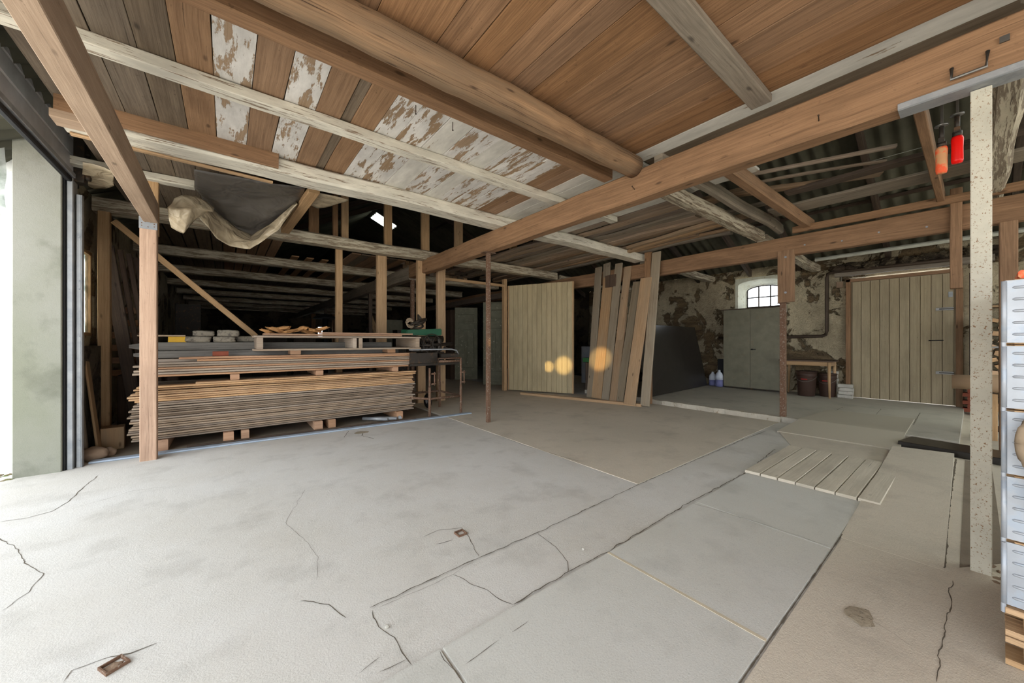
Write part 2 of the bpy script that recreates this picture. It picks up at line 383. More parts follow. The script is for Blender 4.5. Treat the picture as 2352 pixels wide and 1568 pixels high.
def g_poly(bm, pts, z0, z1, mi=0, cham=0.0):
    """prism from ground polygon, top z can be a list"""
    zt = z1 if isinstance(z1, (list, tuple)) else [z1] * len(pts)
    a = [bm.verts.new((p[0], p[1], z0)) for p in pts]; b = [bm.verts.new((p[0], p[1], z)) for p, z in zip(pts, zt)]
    n = len(pts); ar = sum(pts[i][0] * pts[(i + 1) % n][1] - pts[(i + 1) % n][0] * pts[i][1] for i in range(n))
    if ar < 0: a.reverse(); b.reverse()
    f = bm.faces.new(b); f.material_index = mi; f = bm.faces.new(list(reversed(a))); f.material_index = mi
    for i in range(n):
        f = bm.faces.new((a[i], a[(i + 1) % n], b[(i + 1) % n], b[i])); f.material_index = mi
    return bm
def g_rock(bm, c, s, sd=0, rough=.18, sub=2, boxy=0.):
    v0 = len(bm.verts); r = bmesh.ops.create_icosphere(bm, subdivisions=sub + 1, radius=1)
    for v in r['verts']:
        p = v.co.copy()
        if boxy:
            m = max(abs(p.x), abs(p.y), abs(p.z)); p = p.lerp(p / m, boxy)
        p *= 1 + rough * noise.noise(p * 1.7 + Vector((sd * 5.1, 0, 0))) + rough * .4 * noise.noise(p * 5 + Vector((sd, 3, 0)))
        v.co = Vector(c) + Vector((p.x * s[0], p.y * s[1], p.z * s[2]))
    return bm
def nb(): return bmesh.new()
CT = [0]
def timber(name, p0, p1, w, h, mat, label=None, cat='timber', group=None, parent=None, seg=None, wob=0., cham=.006, up=(0, 0, 1), taper=1.0, kind=None):
    CT[0] += 1; L = (Vector(p1) - Vector(p0)).length
    if seg is None: seg = max(1, int(L * 5)) if wob else 1
    p0 = Vector(p0); p1 = Vector(p1); base = Vector((0, 0, 0))
    if parent is None: base = p0
    bm = nb(); g_bar(bm, p0 - base, p1 - base, w, h, cham, seg, wob, up, sd=CT[0], taper=taper)
    o = link(name, bm, mat, parent)
    o.location = base
    if kind: tag(o, kind=kind)
    elif parent is None: tag(o, label, cat, group)
    elif label: o['label'] = label
    return o
def struct(name, bm, mats, parent=None, smooth=False):
    o = link(name, bm, mats, parent, smooth)
    if parent is None: o['kind'] = 'structure'
    return o

# ================================================================== SETTING
# ---- floor
bm = nb()
g_poly(bm, [(-1.7, -6), (10.2, -6), (10.2, 24.2), (-1.7, 24.2)], -.3, 0)
floor = struct('floor', bm, M['floor'])
# back, darker earthen/concrete bays past the stack and to the right of the main beam
bm = nb(); g_poly(bm, [(2.72, 1.75), (6.45, 1.8), (6.45, 5.1), (5.9, 7.2), (5.9, 23.9), (2.95, 23.9), (2.75, 5.35)], -.02, .004); struct('middle_slab', bm, M['floor_dust'], floor)
bm = nb(); g_poly(bm, [(-1.15, 5.42), (2.70, 5.30), (2.9, 23.9), (-1.15, 23.9)], -.02, .005); struct('earth_floor', bm, M['floor_dark'], floor)
# tan strip + right side
bm = nb(); g_poly(bm, [(-1.2, -5.9), (10.1, -5.9), (10.1, .11), (6.46, .11), (6.46, .5), (-1.2, .5)], -.02, .004); struct('dusty_slab', bm, M['floor_dust'], floor)
bm = nb(); g_poly(bm, [(2.95, .10), (5.86, .13), (5.78, .56), (2.95, .51)], -.02, [.0045, .055, .05, .0045]); struct('raised_slab', bm, M['floor_dust'], floor)
# smooth plates in a row
g = .006
for i, (x0, x1) in enumerate(((-.6, .64), (.655, 1.685), (1.70, 2.73), (2.742, 3.73))):
    bm = nb(); g_poly(bm, [(x0, .515), (x1, .515), (x1 + .01, 1.28), (x0 + .01, 1.28)], -.01, .009 - .001 * (i % 2)); struct('smooth_plate', bm, M['floor_plate'], floor)
bm = nb(); g_poly(bm, [(1.684, .515), (1.701, .515), (1.706, 1.28), (1.69, 1.28)], -.01, .0096); struct('sanded_joint', bm, M['mortar_line'], floor)
# platform
bm = nb(); g_poly(bm, [(6.46, .11), (10.1, .11), (10.1, 5.6), (6.55, 5.6), (6.5, 1.8)], -.02, [.075, .10, .11, .08, .075]); plat = struct('platform_slab', bm, M['floor_back'], floor)
bm = nb()
for k in range(14):
    y0 = 1.78 + k * .155; g_poly(bm, [(6.455 + .01 * (k % 3), y0), (6.56, y0), (6.56, y0 + .155), (6.455 + .01 * ((k + 1) % 3), y0 + .155)], 0, .079 + .003 * (k % 2))
struct('platform_edge', bm, M['pale_edge'], floor)
# cracks and joints: dirt-filled ribbons lying in the concrete; a few paint edge shade
def ribbon(name, pts, w, z=.0045, mat='crack', jit=.007, sd=1, step=.02):
    rr = random.Random(sd); P = []
    pts = [Vector((p[0], p[1])) for p in pts]
    for a, b in zip(pts[:-1], pts[1:]):
        n = max(1, int((b - a).length / step)); 
        for i in range(n): P.append(a.lerp(b, i / n))
    P.append(pts[-1]); bm = nb(); prev = None
    for i, p in enumerate(P):
        d = (P[min(i + 1, len(P) - 1)] - P[max(0, i - 1)]).normalized(); nn = Vector((-d.y, d.x))
        t = i / max(1, len(P) - 1); ww = w * (.35 + .9 * abs(noise.noise(Vector((i * .17, sd, 0)))) + .3 * rr.random())
        ww *= .55
        if i in (0, len(P) - 1): ww *= .25
        q = p + nn * jit * (noise.noise(Vector((i * .25, sd * 3, 5))) * 1.6 + .5 * noise.noise(Vector((i * .9, sd, 2))))
        a = bm.verts.new((q.x + nn.x * ww / 2, q.y + nn.y * ww / 2, z)); b = bm.verts.new((q.x - nn.x * ww / 2, q.y - nn.y * ww / 2, z))
        if prev: bm.faces.new((prev[0], prev[1], b, a))
        prev = (a, b)
    for f in bm.faces:
        if f.normal.z < 0: f.normal_flip()
    return struct(name, bm, M[mat], floor)
px = lambda L, z=0: [PZ(x, y, z) for x, y in L]
ribbon('floor_joint', px([(850, 1398), (1060, 1300), (1240, 1222), (1470, 1112), (1700, 1013), (1760, 990)]), .014, .0055, sd=2)
ribbon('floor_crack_or_edge_shade', px([(0, 1198), (60, 1190), (120, 1174), (160, 1150), (190, 1120), (226, 1092)]), .012, .002, sd=3)
ribbon('floor_crack_or_edge_shade', px([(160, 1168), (250, 1145), (300, 1128), (380, 1118)]), .005, .002, sd=4)
ribbon('floor_crack_or_edge_shade', px([(0, 1236), (40, 1262), (60, 1295), (100, 1318), (66, 1360), (0, 1404)]), .009, .002, sd=5)
ribbon('floor_crack_or_edge_shade', px([(690, 1380), (755, 1388), (775, 1405), (795, 1420)]), .013, .002, sd=6)
ribbon('floor_crack_or_edge_shade', px([(855, 1402), (870, 1440), (905, 1465), (925, 1500), (945, 1528)]), .012, .002, sd=7)
ribbon('floor_crack_or_edge_shade', px([(1235, 1225), (1275, 1255), (1305, 1290), (1302, 1315)]), .010, .002, sd=8)
ribbon('floor_crack_or_edge_shade', px([(1040, 1320), (1095, 1345), (1140, 1370), (1178, 1390)]), .010, .002, sd=9)
ribbon('floor_joint', px([(1055, 952), (1165, 1008), (1230, 1028), (1290, 1052), (1345, 1066), (1470, 1112)]), .014, .0055, 'mortar_line', sd=10)
ribbon('floor_crack_or_edge_shade', px([(1165, 1008), (1200, 1022), (1280, 1046), (1330, 1060)]), .012, .006, sd=11)
ribbon('floor_joint', px([(1350, 1490), (1180, 1390), (1305, 1315), (1390, 1272), (1580, 1157), (1712, 1087), (1780, 1032)])[1:], .016, .0058, sd=12)
ribbon('floor_crack_or_edge_shade', px([(700, 1395 - 270), (655, 1200), (700, 1240), (730, 1280), (728, 1330)]), .004, .002, sd=13)
ribbon('floor_crack_or_edge_shade', px([(145, 1568), (165, 1540), (235, 1515), (300, 1500), (365, 1475)]), .009, .002, sd=14)
ribbon('floor_crack_or_edge_shade', px([(970, 1235), (1005, 1218), (1060, 1212), (1080, 1240), (1100, 1278)]), .008, .002, sd=15)
ribbon('floor_crack_or_edge_shade', px([(1000, 1250), (1040, 1240)]), .010, .002, sd=16)
ribbon('floor_crack_or_edge_shade', px([(2188, 1335), (2180, 1370), (2186, 1390), (2170, 1440), (2150, 1568)]), .008, .0055, sd=17)
ribbon('floor_crack_or_edge_shade', px([(1590, 1158), (1750, 1205), (1905, 1258)]), .006, .0096, sd=18)
ribbon('floor_crack_or_edge_shade', px([(1960, 1400), (2020, 1440), (2100, 1490)]), .004, .0085, sd=19)
ribbon('floor_crack_or_edge_shade', [(.3, .507), (1.6, .508), (2.7, .507), (3.72, .508)], .016, .0054, sd=20, jit=.001)  # dark line painted for the shadow along the raised plate edge
ribbon('platform_joint', px([(1905, 950), (1935, 935)], .085) , .015, .088, sd=21)
ribbon('platform_joint', px([(2098, 976), (2123, 930)], .085), .02, .089, sd=22)
ribbon('platform_joint', px([(2000, 965), (2028, 935)], .085), .012, .089, sd=23)
ribbon('floor_crack_or_edge_shade', px([(870, 1395), (1000, 1340), (1090, 1290)]), .004, .002, sd=24)
ribbon('floor_crack_or_edge_shade', px([(840, 990), (830, 1000), (860, 1008)]), .02, .002, sd=25)
ribbon('floor_crack_or_edge_shade', px([(800, 990), (790, 1005)]), .016, .002, sd=26)
ribbon('floor_crack_or_edge_shade', px([(1010, 1500), (1060, 1568)]), .008, .0096, sd=27)
for k, (a, b) in enumerate((((1070, 1530), (1145, 1475)), ((1035, 1505), (1080, 1468)), ((1175, 1457), (1215, 1430)), ((825, 1548), (872, 1510)), ((870, 1545), (935, 1515)))):
    ribbon('tyre_scratch', px([a, b]), .007, .0096 if k in (0, 2) else .003, sd=40 + k, jit=.002)

# ---- walls
def wallgrid(name, o, ux, uz, nx, nz, mat, amp=.05, hole=None, th=.35, back=None):
    """bumpy plaster wall: o origin, ux/uz full vectors, holes in (u,v) metres skipped"""
    o = Vector(o); ux = Vector(ux); uz = Vector(uz); nrm = ux.cross(uz).normalized(); bm = nb(); G = {}
    Lx, Lz = ux.length, uz.length
    def inh(u, v):
        return any(h[0] - 1e-4 <= u <= h[1] + 1e-4 and h[2] - 1e-4 <= v <= h[3] + 1e-4 for h in (hole or []))
    us = sorted(set([i / nx * Lx for i in range(nx + 1)] + [x for h in (hole or []) for x in h[:2]]))
    vs = sorted(set([i / nz * Lz for i in range(nz + 1)] + [x for h in (hole or []) for x in h[2:]]))
    for i, u in enumerate(us):
        for j, v in enumerate(vs):
            p = o + ux.normalized() * u + uz.normalized() * v
            dsp = amp * (noise.noise(p * 1.3) + .5 * noise.noise(p * 4) + .25 * noise.noise(p * 11))
            if any(abs(u - h[0]) < .02 or abs(u - h[1]) < .02 or abs(v - h[2]) < .02 or abs(v - h[3]) < .02 for h in (hole or [])): dsp *= .2
            G[i, j] = bm.verts.new(p + nrm * dsp)
    for i in range(len(us) - 1):
        for j in range(len(vs) - 1):
            if inh((us[i] + us[i + 1]) / 2, (vs[j] + vs[j + 1]) / 2): continue
            f = bm.faces.new((G[i, j], G[i + 1, j], G[i + 1, j + 1], G[i, j + 1])); f.smooth = True
    r = bmesh.ops.extrude_face_region(bm, geom=bm.faces[:])
    for v in r['geom']:
        if isinstance(v, bmesh.types.BMVert): v.co -= nrm * th
    bmesh.ops.recalc_face_normals(bm, faces=bm.faces)
    return struct(name, bm, mat)
# far wall x=9.8 : u runs from y=8 down to y=-1.6  (normal = -x)
wr = wallgrid('wall_right', (9.8, 8.2, 0), (0, -10.0, 0), (0, 0, 2.92), 120, 36, M['plaster'], .045,
         hole=[(8.2 - 3.60, 8.2 - 2.58, 1.86, 2.70), (8.2 - 1.56, 8.2 - .16, 0, 2.47)])
# the rest of that wall further back
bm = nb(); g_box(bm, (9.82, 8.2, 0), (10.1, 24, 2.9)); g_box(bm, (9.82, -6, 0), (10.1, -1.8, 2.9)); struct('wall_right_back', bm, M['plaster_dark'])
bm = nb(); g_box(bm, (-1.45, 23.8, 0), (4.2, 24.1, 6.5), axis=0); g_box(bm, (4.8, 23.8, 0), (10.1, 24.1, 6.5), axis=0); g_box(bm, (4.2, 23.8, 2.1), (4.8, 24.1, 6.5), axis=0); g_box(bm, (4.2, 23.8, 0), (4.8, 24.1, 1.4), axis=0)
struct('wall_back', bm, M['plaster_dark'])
# left wall beyond the door pillar, with a window hole
bm = nb(); g_box(bm, (-1.36, 5.55, 0), (-1.3, 6.30, 3.0), axis=1); g_box(bm, (-1.36, 6.30, 0), (-1.3, 6.8, 1.27), axis=1); g_box(bm, (-1.36, 6.30, 2.3), (-1.3, 6.8, 3.0), axis=1); g_box(bm, (-1.36, 6.8, 0), (-1.3, 24, 3.0), axis=1)
struct('wall_left', bm, M['plaster'])
# gable behind the camera and south closing wall; its wide opening is added for daylight
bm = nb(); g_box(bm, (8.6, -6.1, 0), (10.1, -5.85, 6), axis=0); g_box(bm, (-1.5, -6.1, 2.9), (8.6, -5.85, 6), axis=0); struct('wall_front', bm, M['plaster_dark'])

# ---- concrete pillar at the door
bm = nb(); g_box(bm, (-1.475, 5.2, -.02), (-1.195, 5.52, 3.0), .006); struct('door_pillar', bm, M['pillar'])
# ---- roof (corrugated), ridge x=4.2
RX, RZ = 3.9, 5.64
def roofz(x): return 2.86 + (9.95 - x) * .46 if x > RX else 2.95 + (x + 1.5) * (2.86 + (9.95 - RX) * .46 - 2.95) / (RX + 1.5)
def roof_side(name, xa, xb, ys, ye, skip=None):
    bm = nb(); n = int((ye - ys) / .045); prev = None
    for i in range(n + 1):
        y = ys + (ye - ys) * i / n; dz = .028 * math.cos(y * 2 * math.pi / .18)
        cur = [bm.verts.new((x, y, roofz(x) + dz)) for x in (xa, xb)] if xa < 0 else [bm.verts.new((x, y, roofz(x) + dz)) for x in (xa + .001, 4.02, 4.72, 4.9, xb)]
        if prev:
            for k in range(len(cur) - 1):
                if xa > 0 and k == 1 and 12.55 < y < 13.25: continue
                if xa > 0 and k == 3 and (-5.4 < y < -3.4 or -3.1 < y < -1.2): continue
                f = bm.faces.new((prev[k], prev[k + 1], cur[k + 1], cur[k])); f.smooth = True
        prev = cur
    return struct(name, bm, M['roof'])
roof_side('roof_right', RX, 10.35, -6.2, 24.2); roof_side('roof_left', -1.75, RX, -6.2, 24.2)
bm = nb(); prev = None
for i in range(26):
    y = 12.50 + .8 * i / 25; dz = .028 * math.cos(y * 2 * math.pi / .18)
    cur = [bm.verts.new((x, y, roofz(x) + dz)) for x in (4.0, 4.74)]
    if prev: bm.faces.new((prev[0], prev[1], cur[1], cur[0])).smooth = True
    prev = cur
struct('skylight_or_added_sheet', bm, M['roof_clear'])
for ya, yb in ((-5.4, -3.4), (-3.1, -1.2)):          # unseen clear sheets added behind and right of the camera for daylight
    bm = nb(); prev = None
    for i in range(44):
        y = ya - .03 + (yb - ya + .06) * i / 43; dz = .028 * math.cos(y * 2 * math.pi / .18)
        cur = [bm.verts.new((x, y, roofz(x) + dz)) for x in (4.88, 10.35)]
        if prev: bm.faces.new((prev[0], prev[1], cur[1], cur[0])).smooth = True
        prev = cur
    struct('skylight_or_added_sheet', bm, M['roof_clear'])
bm = nb(); g_bar(bm, (RX, -6.2, roofz(RX) + .02), (RX, 24.2, roofz(RX) + .02), .34, .05); struct('trim_2', bm, M['roof'])
bm = nb(); g_poly(bm, [(5.01, .47), (5.76, .5), (5.76, 1.6), (5.05, 1.28)], -.01, .0052); struct('dusty_slab', bm, M['floor_dust'], floor)
# gable triangles closing the roof space
bm = nb()
for y in (-5.95, 23.95):
    vs = [bm.verts.new((x, y, z)) for x, z in ((-1.6, 2.5), (10.1, 2.5), (10.1, roofz(10.1)), (RX, roofz(RX + .001)), (-1.6, roofz(-1.5)))]
    bm.faces.new(vs)
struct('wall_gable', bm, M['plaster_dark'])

# ---- ceiling boards (one structure: the boarded loft floor)
bm = nb(); cz = 2.945
mats = [M['clg_brown'], M['clg_red'], M['clg_grey'], M['clg_white'], M['clg_white_full']]
def brd(x0, x1, y0, y1, mi, gap=.004, dz=0.):
    CT[0] += 1; g_bar(bm, (( x0 + x1) / 2, y0, cz + dz), ((x0 + x1) / 2, y1, cz + dz), x1 - x0 - gap, .024, .002, max(1, int((y1 - y0) / .5)), .004, mi=mi, sd=CT[0])
seams = [(-.86, 2), (-.60, 2), (-.415, 2), (-.245, 1), (-.065, 3), (.14, 1), (.325, 3), (.525, 1), (.70, 2), (.775, 1), (.955, 3), (1.14, 3), (1.37, 4), (1.58, 3), (1.85, 4), (2.02, 3), (2.2, 3), (2.4, 3), (2.59, 1), (2.72, 1), (2.90, 4), (3.07, 4), (3.5, 4), (3.94, 4), (4.28, -1)]
for (x0, mi), (x1, _) in zip(seams[:-1], seams[1:]):
    brd(x0, x1, 2.0, 4.15, mi, dz=.012 if abs(x0 - .70) < .01 else 0)
# door-side first boards
brd(-.97, -.865, -3.2, 6.45, 2)
useams = [-.86, -.6, -.35, -.1, .12, .36, .62, .96, 1.14, 1.32, 1.50, 1.66, 1.91, 2.13, 2.35, 2.53, 2.72, 2.985]
for x0, x1 in zip(useams[:-1], useams[1:]): brd(x0, x1, -3.2, 1.99, 0, dz=rnd.uniform(-.002, .004))
brd(2.99, 3.17, -3.2, 1.97, 4, dz=.004); brd(3.175, 3.36, -3.2, 1.97, 2, dz=.006)
brd(3.94, 4.26, 1.35, 1.99, 4)
for x0, x1 in ((-.86, -.6), (-.6, -.415), (-.415, -.245), (-.245, -.065), (-.065, .14), (.14, .3)): brd(x0, x1, 4.17, 6.5, 2)
# further bay: loose boards with gaps, then dark boards to the end of the barn
xs = -.95
while xs < .75:
    w_ = rnd.uniform(.15, .2); brd(xs, xs + w_, 6.5, 11.2, 2 if xs < -.1 else 1, gap=.02); xs += w_
for xx in (1.05, 1.32, 1.6): brd(xx, xx + .13, 8.6, 11.2, 1, gap=0)
xs = 1.95
while xs < 3.0: brd(xs, xs + .18, 7.6, 11.2, 2 if rnd.random() < .5 else 1, gap=.006); xs += .185
xs = -1.25
while xs < 6.4: brd(xs, xs + .24, 11.2, 23.7, 2, gap=.01); xs += .245
ceiling = struct('ceiling', bm, mats)

# ================================================================== BEAMS AND JOISTS
JZ = 2.80
timber('main_beam', (3.075, -3.6, 2.66), (3.075, 7.32, 2.66), .15, .27, M['beam'], 'long brown main beam crossing the hall above both rusty steel posts, full of knots', 'beam', wob=.012, cham=.012)
timber('main_beam', (3.09, 7.33, 2.64), (3.09, 23.7, 2.64), .17, .27, M['beam_grey'], 'grey far beam butted to the end of the long brown main beam', 'beam', wob=.02, cham=.012)
timber('wall_plate_beam', (6.56, -4.6, 2.60), (6.56, 12.5, 2.60), .13, .28, M['beam'], 'second brown beam running in front of the stone back wall over the platform edge', 'beam', wob=.012, cham=.01)
for k_, yy_ in enumerate((.35, .75, 1.1, 1.5, -.6)):
    bm = nb(); g_tube(bm, [(-.063, yy_ + 4.6, -.05 + .03 * (k_ % 2)), (-.075, yy_ + 4.6, -.05 + .03 * (k_ % 2))], .011, 8); link('bolt_head', bm, M['galv'], bpy.data.objects['wall_plate_beam'])
# round log
bm = nb(); pts = []; rs = []
for i in range(40):
    t = i / 39; x = -1.2 + t * 4.2
    pts.append((x, 1.97 + .012 * noise.noise(Vector((x, 0, 0))), 2.830 + .006 * noise.noise(Vector((x, 5, 0))))); rs.append(.098 + .012 * noise.noise(Vector((x * 1.6, 9, 0))) + .004 * noise.noise(Vector((x * 7, 2, 0))))
g_tube(bm, pts, rs, 20)
for v in bm.verts: v.co += .006 * noise.noise_vector(v.co * 6) + .008 * noise.noise_vector(v.co * 2.2)
o = link('round_log_joist', bm, M['log']); tag(o, 'round peeled log joist with knots, overhead next to the square brown batten', 'log')
timber('ceiling_batten', (-1.2, 2.265, 2.866), (3.0, 2.265, 2.866), .105, .13, M['beam'], 'square brown sawn joist hugging the round log under the ceiling', 'joist', wob=.004)
timber('ceiling_batten', (-1.25, 3.105, 2.892), (4.25, 3.105, 2.892), .11, .075, M['white_joist'], 'thin white-flaked batten crossing the patchwork ceiling boards', 'joist', wob=.012)
timber('ceiling_joist', (-.95, 4.14, 2.862), (6.5, 4.14, 2.862), .25, .14, M['white_joist'], 'heavy white-flaked joist with the brown plank nailed to its side', 'joist', wob=.02, cham=.02)
timber('side_plank', (-.95, 3.985, 2.895), (.38, 3.985, 2.875), .03, .15, M['beam'], 'brown plank nailed along the side of the heavy white joist near the door', 'plank')
timber('lath', (-.93, 4.235, 2.775), (.36, 4.30, 2.775), .05, .018, M['pine'], 'thin pale lath under the heavy white joist beside the plastic sheet', 'lath')
timber('block', (-.97, 4.05, 2.80), (-.68, 4.05, 2.80), .16, .06, M['oblique'], 'short pale wood block at the door end of the heavy white joist', 'wood block')
timber('ceiling_batten', (-1.2, 5.23, 2.892), (-.27, 5.23, 2.892), .12, .075, M['white_joist'], 'short white batten ending at the hanging plastic sheet', 'joist', wob=.01)
nlab = ['white-flaked joist behind the plastic sheet, second heavy one from the camera', 'white-flaked joist just above the far end of the stack, third heavy one', 'white-flaked joist fourth from the camera in the dark bay', 'dim grey joist fifth from the camera in the dark bay', 'dim grey joist sixth from the camera, deep in the dark bay', 'dim grey joist seventh from the camera, deep in the dark bay', 'dim grey joist second from the back of the barn', 'dim grey joist nearest the back wall of the barn']
for k, y in enumerate((6.54, 8.95, 11.2, 13.5, 15.8, 18.1, 20.4, 22.5)):
    timber('ceiling_joist', (-1.25, y, 2.84), (6.5 if k != 1 else 6.45, y, 2.84), .20 + .02 * (k == 0), .17, M['white_joist_old'], nlab[k], 'joist', 'ceiling joists of the dark bay', wob=.02, cham=.02)
# joists across the open right-hand loft
timber('ceiling_joist', (3.16, 2.06, 2.835), (6.52, 2.06, 2.835), .15, .14, M['white_joist_old'], 'cream flaked joist with bent nails crossing the open loft behind the main beam', 'joist', wob=.02, cham=.02)
timber('ceiling_joist', (3.16, 1.82, 2.90), (6.6, 1.82, 2.90), .09, .14, M['beam_grey'], 'grey joist lying alongside the cream flaked one behind the main beam', 'joist', wob=.03, cham=.02)
timber('ceiling_joist', (3.30, 1.46, 2.865), (6.6, 1.46, 2.865), .09, .14, M['beam'], 'brown sawn joist in the open loft, left of the corrugated roof view', 'joist', wob=.005)
timber('ceiling_joist', (3.30, .24, 2.86), (6.6, .24, 2.86), .06, .14, M['beam'], 'narrow orange-brown joist left of the two hanging clamps', 'joist')
timber('ceiling_joist', (3.30, -.13, 2.86), (6.9, -.13, 2.86), .15, .15, M['white_joist_old'], 'pale limewashed joist right behind the cream steel post', 'joist', wob=.02, cham=.03)
timber('ceiling_joist', (6.65, 4.14, 2.83), (9.7, 4.14, 2.78), .2, .14, M['white_joist_old'], 'pale joist stub running from the second beam onto the wall over the black sheet', 'joist', wob=.03, cham=.03)
timber('ceiling_joist', (6.65, 2.06, 2.80), (9.7, 2.06, 2.72), .17, .15, M['white_joist_old'], 'pale crooked joist end resting on the wall above the iron pipe', 'joist', wob=.03, cham=.03)
timber('ceiling_joist', (6.65, 6.54, 2.80), (9.7, 6.54, 2.78), .18, .15, M['white_joist_old'], 'dim joist end above the cream board door', 'joist', wob=.03, cham=.03)
timber('grey_batten', (1.0, .94, 2.905), (3.0, .94, 2.905), .13, .055, M['beam_grey'], 'grey nailed batten across the brown ceiling boards at top centre', 'batten', wob=.004)
# oblique stub beams near the top right edge
timber('beam_end', (3.0, -.25, 2.87), (2.2, -.25, 2.87), .22, .14, M['beam_grey'], 'grey weathered beam end above the main beam at the top right corner', 'beam', wob=.03, cham=.03)
# front doorway beam along Y with post
timber('lintel_beam', (-.60, 5.14, 2.50), (-.60, -3.0, 2.66), .11, .20, M['oblique'], 'planed timber beam running overhead from the door post towards the camera', 'beam', cham=.004)
t = empty('door_post', (-.62, 5.19, 0), 'pale planed timber post standing in front of the board stack', 'post')
timber('post', (0, 0, 0), (0, 0, 2.44), .125, .10, M['post_pale'], parent=t, up=(0, 1, 0))
timber('upper_post', (.02, .09, 2.30), (.02, .09, 2.90), .09, .07, M['pine'], parent=t, up=(0, 1, 0))
bm = nb(); g_box(bm, (-.066, -.054, 2.33), (.066, -.049, 2.45), .001); g_box(bm, (-.066, -.054, 2.447), (.066, -.01, 2.452), .001)
for i, (x, z) in enumerate([(-.045, 2.36), (0, 2.352), (.045, 2.36), (-.045, 2.385), (.045, 2.385), (-.02, 2.40), (.02, 2.40), (-.04, 2.42), (.04, 2.42), (0, 2.43)]):
    g_tube(bm, [(x, -.053, z), (x, -.057, z)], .005, 8, mi=1)
link('nail_plate', bm, [M['galv'], M['rust']], t)

# ---- studs under and over the second joist
def stud(x, y, z0, z1, w, d, mat, label, group='pine studs of the unfinished partition', name='stud'):
    return timber(name, (x, y, z0), (x, y, z1), w, d, mat, label, 'stud', group, up=(0, 1, 0), wob=.003)
for i, (a, b) in enumerate(((773, 788), (868, 890), (961, 979), (1007, 1025))):
    xa, xb = PY(a, 760, 6.62)[0], PY(b, 760, 6.62)[0]
    stud((xa + xb) / 2, 6.69, 0, 2.93, xb - xa, .09, M['pine'], ['pine stud leftmost of four behind the pallet, rising to the white joist', 'pine stud second from left behind the pallet top', 'pine stud directly behind the green machine', 'broad pine stud right of the green machine'][i])
for i, (a, b) in enumerate(((712, 735), (767, 779), (787, 803), (887, 904), (973, 990), (1050, 1067), (1178, 1193), (1232, 1246))):
    xa, xb = PY(a, 500, 6.62)[0], PY(b, 500, 6.62)[0]
    stud((xa + xb) / 2, 6.72, 2.94, min(roofz((xa + xb) / 2) - .06, 5.4), xb - xa, .08, M['pine'] if i not in (0, 1) else M['beam'], ['reddish loft stud, leftmost beyond the plastic sheet', 'reddish loft stud, second beyond the plastic sheet', 'pale loft stud left of the skylight', 'loft stud crossing the right end of the skylight', 'loft stud second right of the skylight', 'loft stud just left of the main beam', 'loft stud right of the main beam above the lumber', 'loft stud at the start of the loft lumber pile'][i], 'loft studs')
s_ = PY(240, 500, 6.5)
stud(-1.15, 6.45, 0, 2.75, .10, .10, M['pine'], 'two-tone pine stud near the window, left of the dark planks')
a, b = PY(262, 508, 6.38), PY(588, 772, 6.30)
timber('diagonal_brace', a, b, .05, .07, M['pine'], 'long diagonal pine brace sloping down to the pallet', 'brace')
a, b = PY(715, 440, 4.9), PY(670, 512, 6.2)
timber('short_brace', PY(722, 436, 4.5), PY(655, 530, 6.3), .11, .07, M['pine'], 'short oblique wooden strut passing the right side of the plastic sheet', 'brace')
# partition frame by the cream door panel
timber('partition_post', (5.36, 7.12, 0), (5.36, 7.12, 2.72), .09, .10, M['pine'], 'pine jamb post on the hinge side of the cream door panel', 'post', up=(0, 1, 0))
timber('partition_rail', (3.42, 6.80, 2.50), (5.36, 7.10, 2.56), .05, .06, M['pine'], 'orange pine rail between the broad stud and the jamb post', 'rail')
timber('partition_rail', (5.4, 7.16, 2.35), (5.4, 12.4, 2.30), .06, .14, M['dark_wood'], 'dull horizontal rail above the two old panelled doors', 'rail')

# ---- steel posts
def steel_post(name, x, y, z0, z1, w, d, mat, label, plates=()):
    t = empty(name, (x, y, z0), label, 'steel post')
    timber('shaft', (0, 0, .004), (0, 0, z1 - z0), w, d, mat, parent=t, up=(0, 1, 0), cham=.003)
    for z, s in plates:
        bm = nb(); g_box(bm, (-s, -s * .6, z - .004), (s, s * .6, z + .004), .001, axis=0); link('end_plate', bm, mat, t)
    return t
steel_post('steel_post', 3.055, 4.46, 0, 2.52, .055, .055, M['rust'], 'slim rusty steel post standing mid-hall under the main beam', ((2.512, .10),))
p2 = steel_post('steel_post', 6.58, 1.78, .0, 1.78, .075, .07, M['rust'], 'rusty steel post at the platform edge bolted to a timber block', ((1.775, .10),))
steel_post('steel_post', 3.10, -.02, .0, 2.505, .075, .07, M['rust_paint'], 'thick cream steel post with rust specks in the right foreground', ())
steel_post('steel_post', 3.09, 7.34, 0, 2.5, .07, .07, M['rust'], 'rusty pole behind the studs left of the green machine', ())
steel_post('steel_post', 3.09, 10.2, 0, 2.5, .09, .08, M['dark_wood'], 'dark pole in the back of the barn behind the second pine stud', ())
steel_post('steel_post', 3.09, 15.9, 0, 2.5, .10, .09, M['dark_wood'], 'farthest dark pole beside the small bright window', ())
# hanger block under second beam
t = empty('hanger_block', (6.55, 1.72, 1.78), 'brown timber block bolted between the second beam and the rusty platform post', 'wood block')
bm = nb(); g_box(bm, (-.08, -.10, 0), (-.02, .10, .76), .003); link('block', bm, M['beam'], t)
for z in (.14, .66):
    bm = nb(); g_tube(bm, [(-.078, 0, z), (-.092, 0, z)], .016, 10); g_tube(bm, [(-.09, 0, z), (-.10, 0, z)], .008, 6); link('bolt', bm, M['galv'], t)
